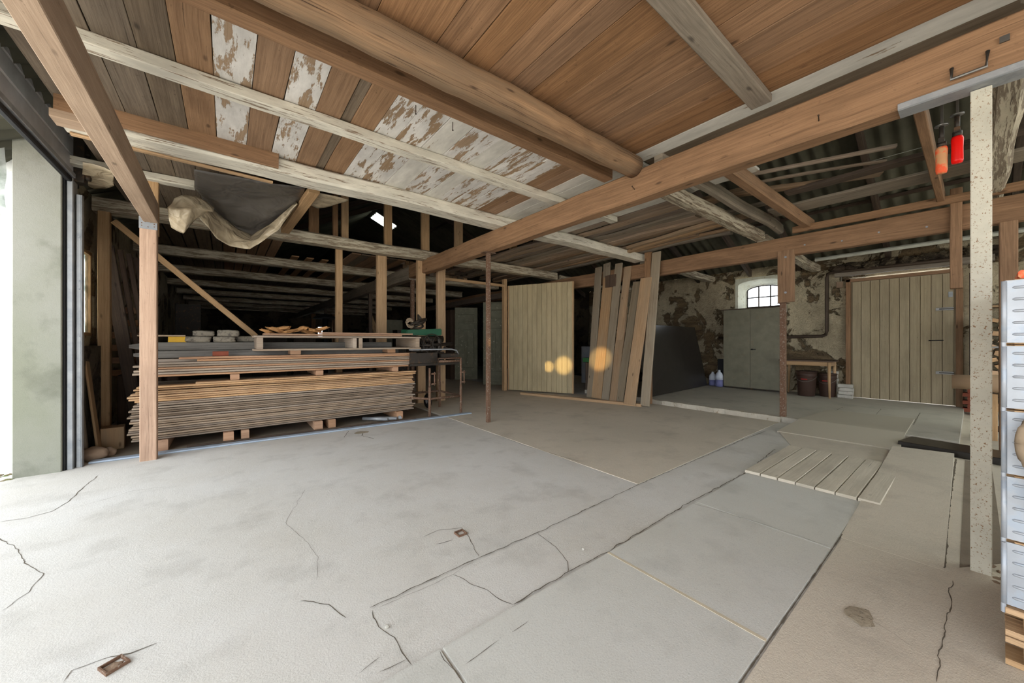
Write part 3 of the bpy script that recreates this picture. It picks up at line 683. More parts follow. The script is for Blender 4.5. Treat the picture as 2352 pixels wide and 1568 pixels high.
# near post top strap, u-bolt
t = empty('steel_flat', (3.0, 0, 2.515), 'grey flat steel bar screwed under the main beam at the cream post', 'steel bar')
timber('bar', (0.06, .27, -.0), (0.06, -.6, -.0), .12, .012, M['galv'], parent=t)
timber('flange', (-.006, .27, .012), (-.006, -.6, .012), .008, .035, M['galv'], parent=t)
bm = nb(); g_tube(bm, [(-.01, .075, .11), (-.03, .075, .045), (-.035, -.035, .045), (-.01, -.04, .13)], .008, 8)
o = link('u_bolt', bm, M['chrome']); o.location = (3.0, 0, 2.52); tag(o, 'bent steel hook bolt on the main beam above the cream post', 'bolt')
bm = nb(); g_box(bm, (2.985, -.105, 2.665), (2.999, -.075, 2.695), .002); o = link('square_washer', bm, M['chrome']); tag(o, 'small square bright washer on the main beam near the right edge', 'washer')

# ---- clamps
def clamp(x, y, ztop, z0, hm, label, L=.16, jaw=.08):
    t = empty('hand_clamp', (x, y, z0), label, 'clamp', 'clamps hanging behind the main beam')
    bm = nb(); g_lathe(bm, [(.004, 0), (.022, .003), (.025, .02), (.024, L * .55), (.026, L * .9), (.022, L)], n=14); link('handle', bm, hm, t)
    bm = nb(); g_tube(bm, [(0, 0, L), (0, 0, L + .03)], .02, 12); g_tube(bm, [(0, 0, L + .03), (0, 0, L + .13)], .011, 10); link('spindle', bm, M['machine_dark'], t)
    bm = nb(); g_lathe(bm, [(.004, 0), (.03, .004), (.028, .010), (.008, .014)], (0, 0, L + .125), 14); link('pad', bm, M['chrome'], t)
    bm = nb(); g_box(bm, (.02, -.006, L - .02), (.034, .006, ztop - z0), .001); link('rail', bm, M['chrome'], t)
    bm = nb(); g_box(bm, (.02, -.006, ztop - z0 - .012), (.034, jaw, ztop - z0), .001, axis=1); link('fixed_jaw', bm, M['machine_dark'], t)
    bm = nb(); g_box(bm, (-.03, -.012, L + .02), (.036, .012, L + .05), .003, axis=0); link('sliding_arm', bm, M['machine_dark'], t)
clamp(3.42, .125, 2.94, 2.22, M['orange_worn'], 'hand clamp with worn orange wooden handle, left of the red one')
clamp(3.44, .065, 2.94, 2.265, M['red'], 'hand clamp with bright red handle beside the cream steel post', jaw=.15)

# hanging timber stub on second beam, right
timber('hanging_stub', (6.50, .13, 1.80), (6.50, .13, 2.92), .14, .09, M['beam'], 'brown timber stub hanging from the second beam in front of the yard door', 'post', up=(0, 1, 0), wob=.004)
timber('timber_post', (6.5, -.22, 0), (6.5, -.22, 2.46), .12, .12, M['beam'], 'brown timber post between the cream steel post and the hinge stack', 'post', up=(0, 1, 0), wob=.004)

# ---- loft boards across the right roof opening
timber('loft_board', (5.9, -2.0, 2.965), (5.9, 1.72, 2.965), .36, .03, M['beam_grey'], 'wide greyish loft board crossing the roof opening behind the clamps', 'board', wob=.006)
timber('loft_board', (5.3, -2.0, 2.99), (5.3, 1.4, 2.99), .16, .04, M['dark_wood'], 'dark board parallel to the wide greyish loft board', 'board', wob=.01)
timber('loft_batten', (6.42, -2.0, 2.80), (6.42, 1.62, 2.80), .05, .09, M['beam'], 'brown batten resting just above the second beam on the right', 'batten', wob=.006)
timber('loft_lath', (4.9, .45, 3.02), (4.35, 1.9, 3.02), .05, .03, M['chip'], 'pale lath slanting through the roof opening behind the main beam', 'lath')
timber('loft_lath', (5.55, .62, 3.03), (4.9, 1.95, 3.03), .10, .05, M['chip'], 'bark-edged slab poking out of the loft opening', 'lath', wob=.03)
timber('loft_lath', (5.2, .55, 3.01), (4.75, 1.5, 3.01), .06, .02, M['chip'], 'split lath under the bark-edged slab', 'lath', wob=.02)
# ---- loft lumber pile between the two beams
lab = ['grey', 'tan', 'brown']
k = 0
for (x, y0, y1, z, w_) in [(4.45, 2.2, 8.3, 2.96, .17), (4.64, 2.25, 7.9, 2.96, .15), (4.82, 2.3, 8.5, 2.97, .16), (5.0, 2.15, 8.2, 2.96, .16), (5.19, 2.4, 8.6, 2.965, .17), (5.38, 2.2, 6.9, 2.96, .15),
    (5.55, 2.3, 8.4, 2.955, .14), (5.71, 3.1, 8.7, 2.96, .14), (5.87, 2.5, 8.3, 2.95, .13), (6.02, 2.8, 8.5, 2.95, .13), (6.17, 2.3, 8.7, 2.945, .12), (6.32, 2.4, 8.6, 2.945, .12),
    (4.55, 2.6, 8, 3.02, .16), (4.95, 1.9, 8, 3.03, .15), (5.3, 2.6, 8.3, 3.02, .18), (5.62, 1.7, 8.3, 3.02, .14), (5.95, 2.0, 8.3, 3.02, .16), (6.24, 1.3, 8.3, 3.01, .12), (5.1, 2.9, 8, 3.09, .15), (5.8, 2.2, 8, 3.09, .16)]:
    k += 1
    timber('loft_plank', (x + rnd.uniform(-.04, .04), y0, z + .003), (x + rnd.uniform(-.06, .06), y1, z + .003), w_ - .012, rnd.uniform(.028, .05), M['chip'] if k % 4 else M['beam_grey'], 'old plank in the long pile lying across the loft joists right of the main beam', 'plank', 'planks piled on the loft right of the main beam', wob=.022, cham=.006)
for j, (x0, y0, x1, y1, z, dz) in enumerate([(5.45, 2.15, 5.75, 3.9, 2.90, 0), (5.62, 2.2, 6.0, 4.4, 2.905, 0), (5.2, 1.75, 5.0, 3.6, 3.14, .0)]):
    timber('loft_plank', (x0, y0, z), (x1, y1, z + dz), .09, .05, M['lean_tan'], ['short tan plank lying lowest of the loft pile beside the cream joist', 'longer tan plank lying low in the loft pile next to the short one', 'tan plank lying highest on the loft pile'][j], 'plank', 'planks piled on the loft right of the main beam', wob=.02)
# stacked timber ends on the loft farther back
k = 0
for r_ in range(3):
    x = 3.45 + .05 * (r_ % 2)
    while x < 5.3:
        w_ = rnd.uniform(.11, .15)
        timber('stored_timber', (x + w_ / 2, 9.0 + rnd.uniform(-.08, .08), 2.99 + r_ * .115), (x + w_ / 2, 11, 2.99 + r_ * .115), w_ - .012, .10, M['chip'], 'square timber end in the stacked timbers on the loft above the old doors', 'timber', 'timbers stacked end-on on the loft', cham=.005)
        x += w_; k += 1

# rafters and purlins
for i, y in enumerate([-1.2, -.35, 1.0, 2.35, 3.3, 4.5, 5.7, 6.9, 8.4, 9.9]):
    x0, x1 = RX, 9.9
    timber('rafter', (x0, y, roofz(x0 + .01) - .12), (x1, y, roofz(x1) - .12), .07, .14, M['dark_wood'], 'dark rafter under the corrugated roof on the stone wall side', 'rafter', 'rafters on the right roof slope')
for i, y in enumerate([7.4, 8.6, 10.4, 11.6]):
    timber('rafter', (RX, y, roofz(RX - .01) - .12), (-1.1, y, roofz(-1.1) - .12), .07, .14, M['dark_wood'], 'dark rafter under the roof around the skylight', 'rafter', 'rafters on the left roof slope')
for i, x in enumerate([5.4, 6.9, 8.4]):
    timber('purlin', (x, -3, roofz(x) - .04), (x, 12, roofz(x) - .04), .06, .05, M['dark_wood'], ['purlin nearest the ridge under the corrugated roof', 'middle purlin under the corrugated roof', 'purlin nearest the eave under the corrugated roof'][i], 'purlin')

# ================================================================== OPENINGS
# window_1 in the stone wall (arched, whitewashed splayed reveal, iron bars)
w1 = bpy.data.objects.new('window_1', None); COL.objects.link(w1); w1.location = (9.8, 3.09, 1.86); w1['kind'] = 'structure'
def archpts(hw, zs, zc, n=14, z0=0.0):
    """closed outline: left bottom, up, arch, down (y, z) ; zs spring height, zc crown"""
    P = [(hw, z0), (hw, zs)]
    for i in range(1, n): 
        a = math.pi * i / n; P.append((hw * math.cos(a), zs + (zc - zs) * math.sin(a)))
    P += [(-hw, zs), (-hw, z0)]
    return P
oa = archpts(.46, .68, .79); ia = archpts(.37, .58, .68, z0=.04)
bm = nb(); O = [bm.verts.new((-.04, y, z)) for y, z in oa]; I = [bm.verts.new((.30, y, z)) for y, z in ia]
n = len(oa)
for i in range(n): bm.faces.new((O[i], O[(i + 1) % n], I[(i + 1) % n], I[i]))
ro = archpts(.52, .85, .85); Rr = [bm.verts.new((-.035, y, z)) for y, z in ro]
for i in range(n - 1): bm.faces.new((Rr[i], Rr[i + 1], O[i + 1], O[i]))
link('window_reveal', bm, M['sill_stone'], w1)
bm = nb()
fr = archpts(.36, .57, .67, z0=.05)
g_tube(bm, [(.27, y, z) for y, z in fr] + [(.27, fr[0][0], fr[0][1])], .014, 6)
for y in (-.12, .12): g_tube(bm, [(.27, y, .05), (.27, y, .65)], .015, 6)
for z in (.17, .40): g_tube(bm, [(.27, -.36, z), (.27, .36, z)], .015, 6)
link('window_frame', bm, M['machine_dark'], w1)
bm = nb(); vs = [bm.verts.new((.28, y, z)) for y, z in fr]; bm.faces.new(vs); link('window_pane', bm, M['glass'], w1)
# door_1 cream board door in stone wall
d1 = bpy.data.objects.new('door_1', None); COL.objects.link(d1); d1.location = (9.74, .86, .10); d1['kind'] = 'structure'
bm = nb()
W_ = 1.28; nb_ = 10
for i in range(nb_):
    y0 = -W_ / 2 + i * W_ / nb_; g_box(bm, (-.02, y0 + .002, .01), (.021, y0 + W_ / nb_ - .002, 2.26), .008, axis=2, sd=i)
g_box(bm, (.022, -.675, .005), (.03, .675, 2.285), .001, axis=2)
link('door_leaf', bm, M['cream_door_shaded'], d1)
bm = nb(); g_box(bm, (-.03, .66, 0), (.05, .73, 2.34), .004, axis=2); g_box(bm, (-.03, -.74, 0), (.05, -.66, 2.30), .004, axis=2); g_box(bm, (-.03, -.74, 2.275), (.05, .73, 2.335), .004, axis=1)
link('door_frame', bm, M['beam'], d1)
for z in (.56, 1.66):
    bm = nb(); g_box(bm, (-.034, -.64, z - .025), (-.022, -.44, z + .025), .002, axis=1)
    for y in (-.62, -.54, -.46): g_tube(bm, [(-.034, y, z), (-.045, y, z)], .012, 8)
    g_tube(bm, [(-.045, -.64, z), (-.045, -.48, z)], .008, 8); link('bolt_latch', bm, M['chrome'], d1)
bm = nb(); g_tube(bm, [(-.022, -.52, 1.12), (-.07, -.52, 1.12), (-.07, -.36, 1.115)], .009, 8); link('door_handle', bm, M['black'], d1)
bm = nb(); g_box(bm, (-.03, -.63, 1.86), (-.022, -.58, 1.95), .002); link('latch_plate', bm, M['galv'], d1)
# stone lintel courses above the door
bm = nb(); k = 0
for y in range(9):
    g_rock(bm, (9.70, 1.7 - y * .24, 2.66 + .02 * (y % 2)), (.12, .13, .075), sd=y, rough=.4, boxy=.5)
struct('trim_1', bm, M['plaster_dark'])
timber('lintel', (9.70, 1.75, 2.55), (9.70, -.2, 2.56), .10, .12, M['beam_grey'], 'grey-brown old timber lintel over the cream yard door', 'lintel', wob=.015, cham=.015)
# window_2 left wall beyond pillar
w2 = bpy.data.objects.new('window_2', None); COL.objects.link(w2); w2.location = (-1.32, 6.55, 1.27); w2['kind'] = 'structure'
bm = nb(); g_box(bm, (-.05, -.25, 0), (.0, -.21, 1.03), .003, axis=2); g_box(bm, (-.05, .21, 0), (.0, .25, 1.03), .003, axis=2); g_box(bm, (-.05, -.25, 0), (.0, .25, .04), .003, axis=1); g_box(bm, (-.05, -.25, .99), (.0, .25, 1.03), .003, axis=1)
link('window_frame', bm, M['pine'], w2)
bm = nb(); g_box(bm, (-.03, -.21, .04), (-.026, .21, .99), .0005); link('window_pane', bm, M['film_white'], w2)
# bright back window
w3 = bpy.data.objects.new('window_3', None); COL.objects.link(w3); w3.location = (4.5, 23.9, 1.4); w3['kind'] = 'structure'
bm = nb()
for x in (-.28, .28): g_box(bm, (x - .02, -.03, 0), (x + .02, .03, .7), .002, axis=2)
for z in (.02, .40, .68): g_box(bm, (-.3, -.03, z - .02), (.3, .03, z + .02), .002, axis=0)
link('window_frame', bm, M['dark_wood'], w3)

# overhead door leaf and its guide rail
t = empty('overhead_door', (-1.16, 5.15, 2.72), 'grey sectional overhead door leaf hanging over the entrance on the left', 'garage door')
for i in range(7):
    bm = nb(); z0 = .07 + i * .155; g_box(bm, (-.02, -9.0, z0 + .003), (.02, .30, z0 + .152), .008, axis=1); link('door_section', bm, M['door_grey'], t)
bm = nb(); g_box(bm, (-.03, -9.0, .025), (.035, .30, .07), .004, axis=1); link('bottom_rail', bm, M['galv'], t)
bm = nb(); g_box(bm, (-.02, -9.0, -.02), (.02, .30, .026), .008, axis=1); link('rubber_seal', bm, M['black'], t)
bm = nb(); g_box(bm, (.03, .22, .1), (.06, .32, .35), .004); g_tube(bm, [(.06, .28, .2), (.10, .28, .2)], .022, 10); link('roller_bracket', bm, M['machine_dark'], t)
t = empty('guide_rail', (-1.12, 5.30, 0), 'galvanised vertical guide rail of the overhead door beside the concrete pillar', 'rail')
for n_, a, b, m_ in (('side_channel', (-.055, -.06, .0), (-.015, .08, 2.74), 'galv'), ('front_channel', (-.006, -.02, 0), (.030, .03, 2.60), 'galv'), ('dark_gasket', (-.075, -.075, 0), (-.058, .06, 2.8), 'black')):
    bm = nb(); g_box(bm, a, b, .006, axis=2)
    if n_ == 'front_channel':
        g_box(bm, (.030, -.03, 0), (.036, .03, 2.6), .002, axis=2)
        for z in (.25, .85, 1.25, 1.7, 1.78, 2.2): g_tube(bm, [(.012, -.018, z), (.012, -.026, z)], .008, 6)
    link(n_, bm, M[m_], t)
bm = nb(); g_box(bm, (-.02, -.03, 2.72), (.05, .09, 3.2), .004, axis=2); g_tube(bm, [(.05, 0, 2.78), (.085, 0, 2.78)], .03, 12); g_tube(bm, [(.05, 0, 3.0), (.085, 0, 3.0)], .02, 12); link('top_bracket', bm, M['machine_dark'], t)

# ---- outside
bm = nb(); g_poly(bm, [(-30, -30), (-1.68, -30), (-1.68, 30), (-30, 30)], -.5, -.02); g_poly(bm, [(-1.68, -30), (12, -30), (12, -6.0), (-1.68, -6.0)], -.5, -.02); struct('ground', bm, M['ground'])
wallgrid('wall_outside', (-1.37, 5.92, -.02), (-5, 1.2, 0), (0, 0, 4.2), 50, 40, M['white_render'], .12)
bm = nb(); rr = random.Random(3)
for i in range(70):
    g_rock(bm, (-1.9 + rr.uniform(-.5, .42), 5.22 + rr.uniform(-.25, .2), -.005), (rr.uniform(.012, .035), rr.uniform(.012, .03), rr.uniform(.006, .018)), sd=i, rough=.5, sub=0)
o = link('leaf_litter', bm, M['moss']); tag(o, 'leaf litter and gravel at the foot of the white outside wall', 'leaves', kind='stuff')
bm = nb(); g = []
for i in range(15):
    for j in range(7):
        x = -1.9 + .06 * j; z = 2.3 + i * .06
        g.append(bm.verts.new((x, 5.6 + .06 * noise.noise(Vector((x * 6, z * 5, 0))) - .30, z)))
for i in range(14):
    for j in range(6):
        bm.faces.new((g[i * 7 + j], g[i * 7 + j + 1], g[(i + 1) * 7 + j + 1], g[(i + 1) * 7 + j])).smooth = True
o = link('plastic_wrap', bm, M['film_white']); md = o.modifiers.new('s', 'SOLIDIFY'); md.thickness = .003; tag(o, 'crumpled plastic film hanging outside left of the pillar top', 'plastic film')

# ================================================================== CREAM DOOR PANEL
a = Vector((5.40, 7.03, 0)); b = Vector((6.13, 5.56, 0)); L = (b - a).length; rz = math.atan2(b.y - a.y, b.x - a.x)
t = empty('board_door', (a.x, a.y, .03), 'tall cream painted board door standing open in mid-hall', 'door', rz=rz)
bm = nb(); nbp = 13
for i in range(nbp):
    x0 = .03 + i * (L - .06) / nbp; g_box(bm, (x0 + .0015, -.022, .0), (x0 + (L - .06) / nbp - .0015, .0, 2.52), .008, axis=2, sd=i)
link('face_boards', bm, M['cream_door'], t)
bm = nb(); g_box(bm, (.0, -.02, 0), (.03, .03, 2.52), .003, axis=2); g_box(bm, (L - .03, -.02, 0), (L, .03, 2.52), .003, axis=2); g_box(bm, (.03, .001, 0), (L - .03, .03, .09), .003, axis=0); g_box(bm, (.03, .001, 2.43), (L - .03, .03, 2.52), .003, axis=0); g_box(bm, (.03, .001, 1.2), (L - .03, .03, 1.3), .003, axis=0)
link('back_frame', bm, M['pine'], t)
timber('floor_plate', (5.25, 6.35, .02), (5.99, 3.78, .03), .07, .055, M['pine'], 'pale floor batten under the leaning boards and the cream board door', 'batten')

# ================================================================== LEANING BOARDS
def lean(px0, px1, pyb, tx0, tx1, pyt, mat, label, th=.035, X0=6.0, X1=6.46, dx=0.):
    b0, b1 = PX(px0, pyb, X0 + dx), PX(px1, pyb, X0 + dx); t0, t1 = PX(tx0, pyt, X1 + dx), PX(tx1, pyt, X1 + dx)
    p0 = (b0 + b1) / 2; p1 = (t0 + t1) / 2; p0.z = .03
    w_ = ((b0 - b1).length + (t0 - t1).length) / 2
    return timber('leaning_board', p0, p1, th, w_ * .97, mat, label, 'board', 'boards leaning against the second beam', up=(0, 1, 0), wob=.006)
lean(1348, 1363, 915, 1368, 1383, 614, M['lean_grey'], 'narrow grey board, leftmost of the leaning boards')
lean(1382, 1396, 921, 1385, 1403, 605, M['lean_grey'], 'tall brown-grey board behind the broad tan one', dx=.05)
lean(1360, 1381, 918, 1386, 1411, 636, M['lean_tan'], 'broad tan leaning board with a dark top end', dx=-.01)
lean(1383, 1398, 921, 1413, 1431, 605, M['lean_grey'], 'dark stained leaning board right of the broad tan one', dx=-.02)
lean(1399, 1413, 925, 1434, 1452, 612, M['lean_tan'], 'tall warm brown leaning board in the middle of the row', dx=.03)
lean(1401, 1414, 925, 1426, 1444, 706, M['lean_tan'], 'short brown leaning board, lowest top of the row', dx=-.06)
lean(1414, 1431, 927, 1455, 1471, 647, M['lean_grey'], 'silver-grey leaning board with a sawn knot halfway up', dx=-.03)
lean(1431, 1461, 931, 1474, 1496, 638, M['lean_tan'], 'broad reddish board with pale worn foot, next to the rightmost leaning board', dx=-.13)
lean(1471, 1492, 937, 1499, 1518, 579, M['lean_grey'], 'long board with a wood patch at its foot, rightmost of the leaning boards', dx=-.02, X1=6.44)
b0 = PX(1387, 635, 6.3); b1 = PX(1411, 660, 6.3)
bm = nb(); g_box(bm, (6.34, b1.y, b1.z + .03), (6.36, b0.y, b0.z + .02), .003, axis=2); o = link('dark_offcut', bm, M['dark_plank']); tag(o, 'small square dark wooden piece on top of the broad tan board', 'wood piece')
timber('partition_post', (6.42, 3.90, 0), (6.42, 3.90, 2.93), .07, .13, M['beam'], 'short-looking brown post behind the rightmost leaning boards', 'post', up=(0, 1, 0))
timber('iron_pipe_stub', (6.9, PX(1457, 700, 6.9).y, .085), PX(1457, 622, 6.9), .05, .05, M['pipe_dark'], 'dark iron pipe end showing behind the leaning boards', 'pipe', up=(0, 1, 0))

# clutter between cream door and leaning boards
def cbox(name, c, s, mat, label, cat, rz=0, group=None, lid=None):
    bm = nb(); g_box(bm, (-s[0] / 2, -s[1] / 2, 0), (s[0] / 2, s[1] / 2, s[2]), .006); 
    o = link(name, bm, mat); o.location = c; o.rotation_euler = (0, 0, rz); return tag(o, label, cat, group)
cbox('wooden_crate', (6.9, 5.45, .09), (.5, .5, .62), M['dark_wood'], 'brown wooden crate in the gap right of the cream board door', 'crate', .3)
cbox('green_level_case', (6.85, 5.52, .712), (.34, .5, .10), M['green_tool'], 'green box lying on the brown crate right of the cream door', 'box', .2)
o = cbox('white_box', (7.6, 6.1, .12), (.5, .6, .95), M['galv_white'], 'white box glimpsed behind the crate', 'box')
timber('metal_prop', (6.35, 5.05, .12), (6.55, 5.25, .55), .04, .03, M['galv'], 'grey metal prop slanting at the foot of the leftmost leaning board', 'bar')
# black sheet
bm = nb(); bp = [PZ(1495, 915, .08), PZ(1627, 888, .08)]
v = [Vector((6.50, 3.99, .09)), Vector((9.36, 4.09, .12)), Vector((9.36, 4.40, 1.56)), Vector((6.50, 4.25, 1.56))]
q = [bm.verts.new(p) for p in v] + [bm.verts.new(p + Vector((0, .02, 0))) for p in v]
for f in ((0, 1, 2, 3), (7, 6, 5, 4), (0, 4, 5, 1), (1, 5, 6, 2), (2, 6, 7, 3), (3, 7, 4, 0)): bm.faces.new([q[i] for i in f])
o = link('black_sheet', bm, M['sheet_black']); tag(o, 'large smooth black panel leaning upright on the platform left of the cabinet', 'panel')
timber('support_trestle', (7.2, 4.42, .1), (7.2, 4.42, 1.4), .06, .08, M['dark_wood'], 'upright support behind the left half of the black panel', 'post', up=(0, 1, 0))
timber('support_trestle', (9.0, 4.48, .1), (9.0, 4.48, 1.4), .06, .08, M['dark_wood'], 'upright support behind the right half of the black panel', 'post', up=(0, 1, 0))
# ================================================================== CABINET
t = empty('metal_cabinet', (9.42, 3.17, .105), 'tall grey-green two-door metal cabinet below the arched window', 'cabinet')
bm = nb(); g_box(bm, (-.0, -.57, .03), (.29, .57, 1.84), .004, axis=2); link('body', bm, M['cabinet'], t)
bm = nb(); g_box(bm, (-.035, -.60, 1.841), (.30, .62, 1.86), .002, axis=1); link('top_board', bm, M['dark_wood'], t)
for s_, (y0, y1) in enumerate(((.003, .565), (-.565, -.003))):
    bm = nb(); g_box(bm, (-.022, y0, .05), (-.002, y1, 1.82), .004, axis=2); d_ = link('door', bm, M['cabinet'], t)
    if s_ == 1:
        bm = nb(); g_box(bm, (-.03, -.06, .90), (-.023, -.02, .93), .002, axis=1); g_tube(bm, [(-.03, -.03, .915), (-.05, -.03, .915), (-.05, -.12, .915)], .008, 8); h_ = link('door_handle', bm, M['black'], d_)
bm = nb(); g_box(bm, (.01, -.55, 0), (.28, .55, .03), .002, axis=1); link('plinth', bm, M['machine_dark'], t)

# ================================================================== TABLE, BUCKETS, JUGS, BRICKS, PIPES
t = empty('work_table', (9.38, 2.10, .10), 'small wooden table with dark top and pale tapered legs left of the yard door', 'table')
bm = nb(); g_box(bm, (-.27, -.42, .70), (.27, .44, .725), .004, axis=1); link('table_top', bm, M['dark_plank'], t)
bm = nb(); g_box(bm, (-.23, -.36, .62), (-.21, .40, .70), .002, axis=1); g_box(bm, (.21, -.36, .62), (.23, .40, .70), .002, axis=1); g_box(bm, (-.21, -.38, .62), (.21, -.36, .70), .002, axis=0); g_box(bm, (-.21, .38, .62), (.21, .40, .70), .002, axis=0)
link('apron', bm, M['pine'], t)
for x, y in ((-.22, -.36), (.22, -.36), (-.22, .39), (.22, .39)):
    bm = nb(); g_tube(bm, [(x * 1.05, y * 1.03, 0), (x, y, .35), (x, y, .70)], [.016, .024, .028], 12); link('leg', bm, M['pine'], t)
def bucket(x, y, z, r, h, label):
    t = empty('bucket', (x, y, z), label, 'bucket', 'brown buckets under the table')
    bm = nb(); g_lathe(bm, [(r * .82, 0), (r * .84, .005), (r * .96, h * .75), (r * .97, h * .76), (r * 1.03, h * .78), (r * 1.03, h * .80), (r * .98, h * .81), (r, h * .95), (r * 1.05, h * .96), (r * 1.05, h), (r * .9, h * 1.005), (r * .2, h * .995)], n=28); link('pail', bm, M['bucket'], t)
    bm = nb(); pts = [(-r * .2 + 0 - r * .9 * math.cos(a_), r * 1.04 * math.cos(math.pi * i / 10) * 1, h * .83 - .16 * math.sin(math.pi * i / 10)) for i, a_ in [(i, math.pi / 2 - math.pi * i / 10) for i in range(11)]]
    pts = [(-r * 1.0 * math.sin(math.pi * i / 10) - .01, r * 1.05 * math.cos(math.pi * i / 10), h * .83 - .12 * math.sin(math.pi * i / 10)) for i in range(11)]
    g_tube(bm, pts, .003, 6); hn = link('bail_handle', bm, M['wire'], t)
    bm = nb(); g_box(bm, (-r * 1.02 - .015, -.05, h * .68), (-r * 1.0, .05, h * .70), .002); link('red_mark', bm, M['red'], t)
bucket(9.30, 2.12, .10, .165, .50, 'larger brown lidded bucket under the table, left one'); bucket(9.50, 1.83, .10, .145, .46, 'smaller brown lidded bucket under the table, right one')
def jug(x, y, label, h=.36):
    t = empty('plastic_jug', (x, y, .11), label, 'jug', 'plastic jugs beside the cabinet')
    bm = nb(); g_lathe(bm, [(.07, 0), (.085, .01), (.085, h * .42)], n=18); link('blue_liquid', bm, M['jug_blue'], t)
    bm = nb(); g_lathe(bm, [(.086, h * .42), (.086, h * .62), (.07, h * .78), (.03, h * .9), (.028, h)], n=18); link('jug_shoulder', bm, M['jug'], t)
jug(9.50, 4.02, 'left milky plastic jug with blue liquid beside the black panel', .34); jug(9.40, 3.83, 'right milky plastic jug with blue liquid against the cabinet', .40)
cbox('dark_bag', (9.62, 3.86, .11), (.10, .16, .66), M['black'], 'black folded bag behind the plastic jugs', 'bag')
for k in range(4):
    o = cbox('paving_brick', (9.50 + .012 * (k % 2), 1.56 - .008 * (k % 3), .10 + k * .068), (.13, .21, .063), M['brick_white'], ['whitish brick at the bottom of the little stack left of the yard door', 'second whitish brick from below in the little stack', 'third whitish brick from below in the little stack', 'top whitish brick of the little stack left of the yard door'][k], 'brick', .04 * (k % 3), 'whitish bricks by the yard door')
bm = nb()
for k in range(7): g_box(bm, (9.62, 1.70 + .01 * (k % 2), .10 + k * .072), (9.76, 1.84, .167 + k * .072), .008)
o = link('wall_stub', bm, M['brick_white']); tag(o, 'whitewashed brick base of the wall pier behind the table leg', 'brick pier')
# pipes on wall
bm = nb(); yv = 1.88
g_tube(bm, [(9.66, 3.95, 1.28), (9.66, 3.0, 1.29), (9.66, 1.95, 1.31), (9.66, 1.89, 1.34), (9.66, 1.87, 1.42), (9.66, 1.87, 2.50), (9.66, 1.86, 2.57), (9.66, 1.80, 2.60), (9.62, .9, 2.59), (9.60, .25, 2.58)], .032, 12)
o = link('drain_pipe', bm, M['pipe_dark']); tag(o, 'dark iron pipe bending down the stone wall and along it behind the cabinet', 'pipe')
bm = nb(); g_tube(bm, [(9.66, 1.89 + .0, 2.60), (9.66, 1.83, 2.62)], .05, 12)
cbox('junction_box', (9.70, 1.68, 2.28), (.06, .10, .12), M['field_stone'], 'small grey electric box with two cables left of the yard door', 'electric box')
timber('cable', (9.72, 1.66, 2.40), (9.72, 1.66, 2.58), .01, .01, M['wire'], 'grey cable rising from the small electric box', 'cable', up=(0, 1, 0))
timber('gutter_tube', (9.30, 1.98, 2.84), (9.30, -1.0, 2.86), .07, .07, M['tube_white'], 'white plastic tube running under the eave above the yard door', 'tube', cham=.025)

# ================================================================== STACK OF BOARDS
G_ = 'boards in the big stack'
rr = random.Random(11); z = .125; i = 0
rowsA = [('stack_grey', 17, .0245), ('stack_gold', 8, .0245)]
n_ = 0
names = ['long weathered grey board in the lower bundle of the stack', 'long golden rough-sawn board in the upper part of the lower bundle']
for mk, cnt, th in rowsA:
    for k in range(cnt):
        x0 = -.80 + rr.uniform(-.03, .05) + (.03 if n_ % 5 == 2 else 0); x1 = 2.36 + rr.uniform(-.05, .015)
        if mk == 'stack_gold' and k >= cnt - 1: x0 += .55
        y = 5.60 + rr.uniform(-.018, .018); sag = rr.uniform(.0, .0045)
        timber('stack_board', (x0, y + (.03 if n_ % 6 == 4 else 0), z + th / 2), (x1, y + rr.uniform(-.015, .015), z + th / 2 + .0), .19, th - .004 - sag, M[mk], names[0 if mk == 'stack_grey' else 1], 'board', G_ + (' (grey)' if mk == 'stack_grey' else ' (golden)'), wob=.004, cham=.006)
        z += th; n_ += 1
zt = z
for r_, (y, w_) in enumerate(((5.80, .18), (6.0, .18), (6.2, .18))):
    bm = nb()
    timber('stack_board', (-.74, y, (.125 + zt - .03) / 2 + .0), (2.3, y, (.125 + zt - .03) / 2), w_, zt - .16, M['stack_grey'], ['second row of grey boards behind the front of the stack', 'third row of grey boards in the stack', 'rearmost row of grey boards in the stack'][r_], 'board stack')
# lower bearers
for k, (x, w_) in enumerate(((.02, .10), (.18, .08), (.98, .10), (1.15, .09), (2.1, .10), (-.55, .09))):
    timber('bearer', (x, 5.47 + .02 * (k % 2), .063), (x, 6.3, .063), w_, .118, M['stack_brown'], ['wood bearer under the stack right of the timber post', 'pale squared bearer under the stack, second from the post', 'left of the twin bearers under the middle of the stack', 'right of the twin bearers under the middle of the stack', 'bearer under the right end of the stack', 'bearer under the left end of the stack'][k], 'bearer', 'bearers under the board stack')
# spacers
for k, x in enumerate((.08, 1.0, 2.05)):
    timber('spacer', (x, 5.52, zt + .035), (x, 6.2, zt + .035), .09, .068, M['stack_brown'], ['left spacer block between the two bundles', 'middle spacer block between the two bundles', 'right spacer block between the two bundles'][k], 'spacer', 'spacers in the board stack')
z = zt + .072
for k in range(7):
    th = .027; x0 = -.76 + rr.uniform(-.04, .06) + (.5 if k == 6 else 0); x1 = 2.38 + rr.uniform(-.03, .02)
    if k == 5: x0 += .1
    y = 5.61 + rr.uniform(-.02, .02)
    timber('stack_board', (x0, y, z + th / 2), (x1, y, z + th / 2), .20, th - .005, M['stack_grey' if k % 3 else 'stack_brown'], 'long board in the upper bundle of the stack', 'board', G_ + ' (upper bundle)', wob=.004, cham=.006)
    z += th
zu = z
timber('stack_board', (-.70, 5.9, zt + .17), (2.3, 5.9, zt + .17), .3, .18, M['stack_grey'], 'back row of boards of the upper bundle', 'board stack')
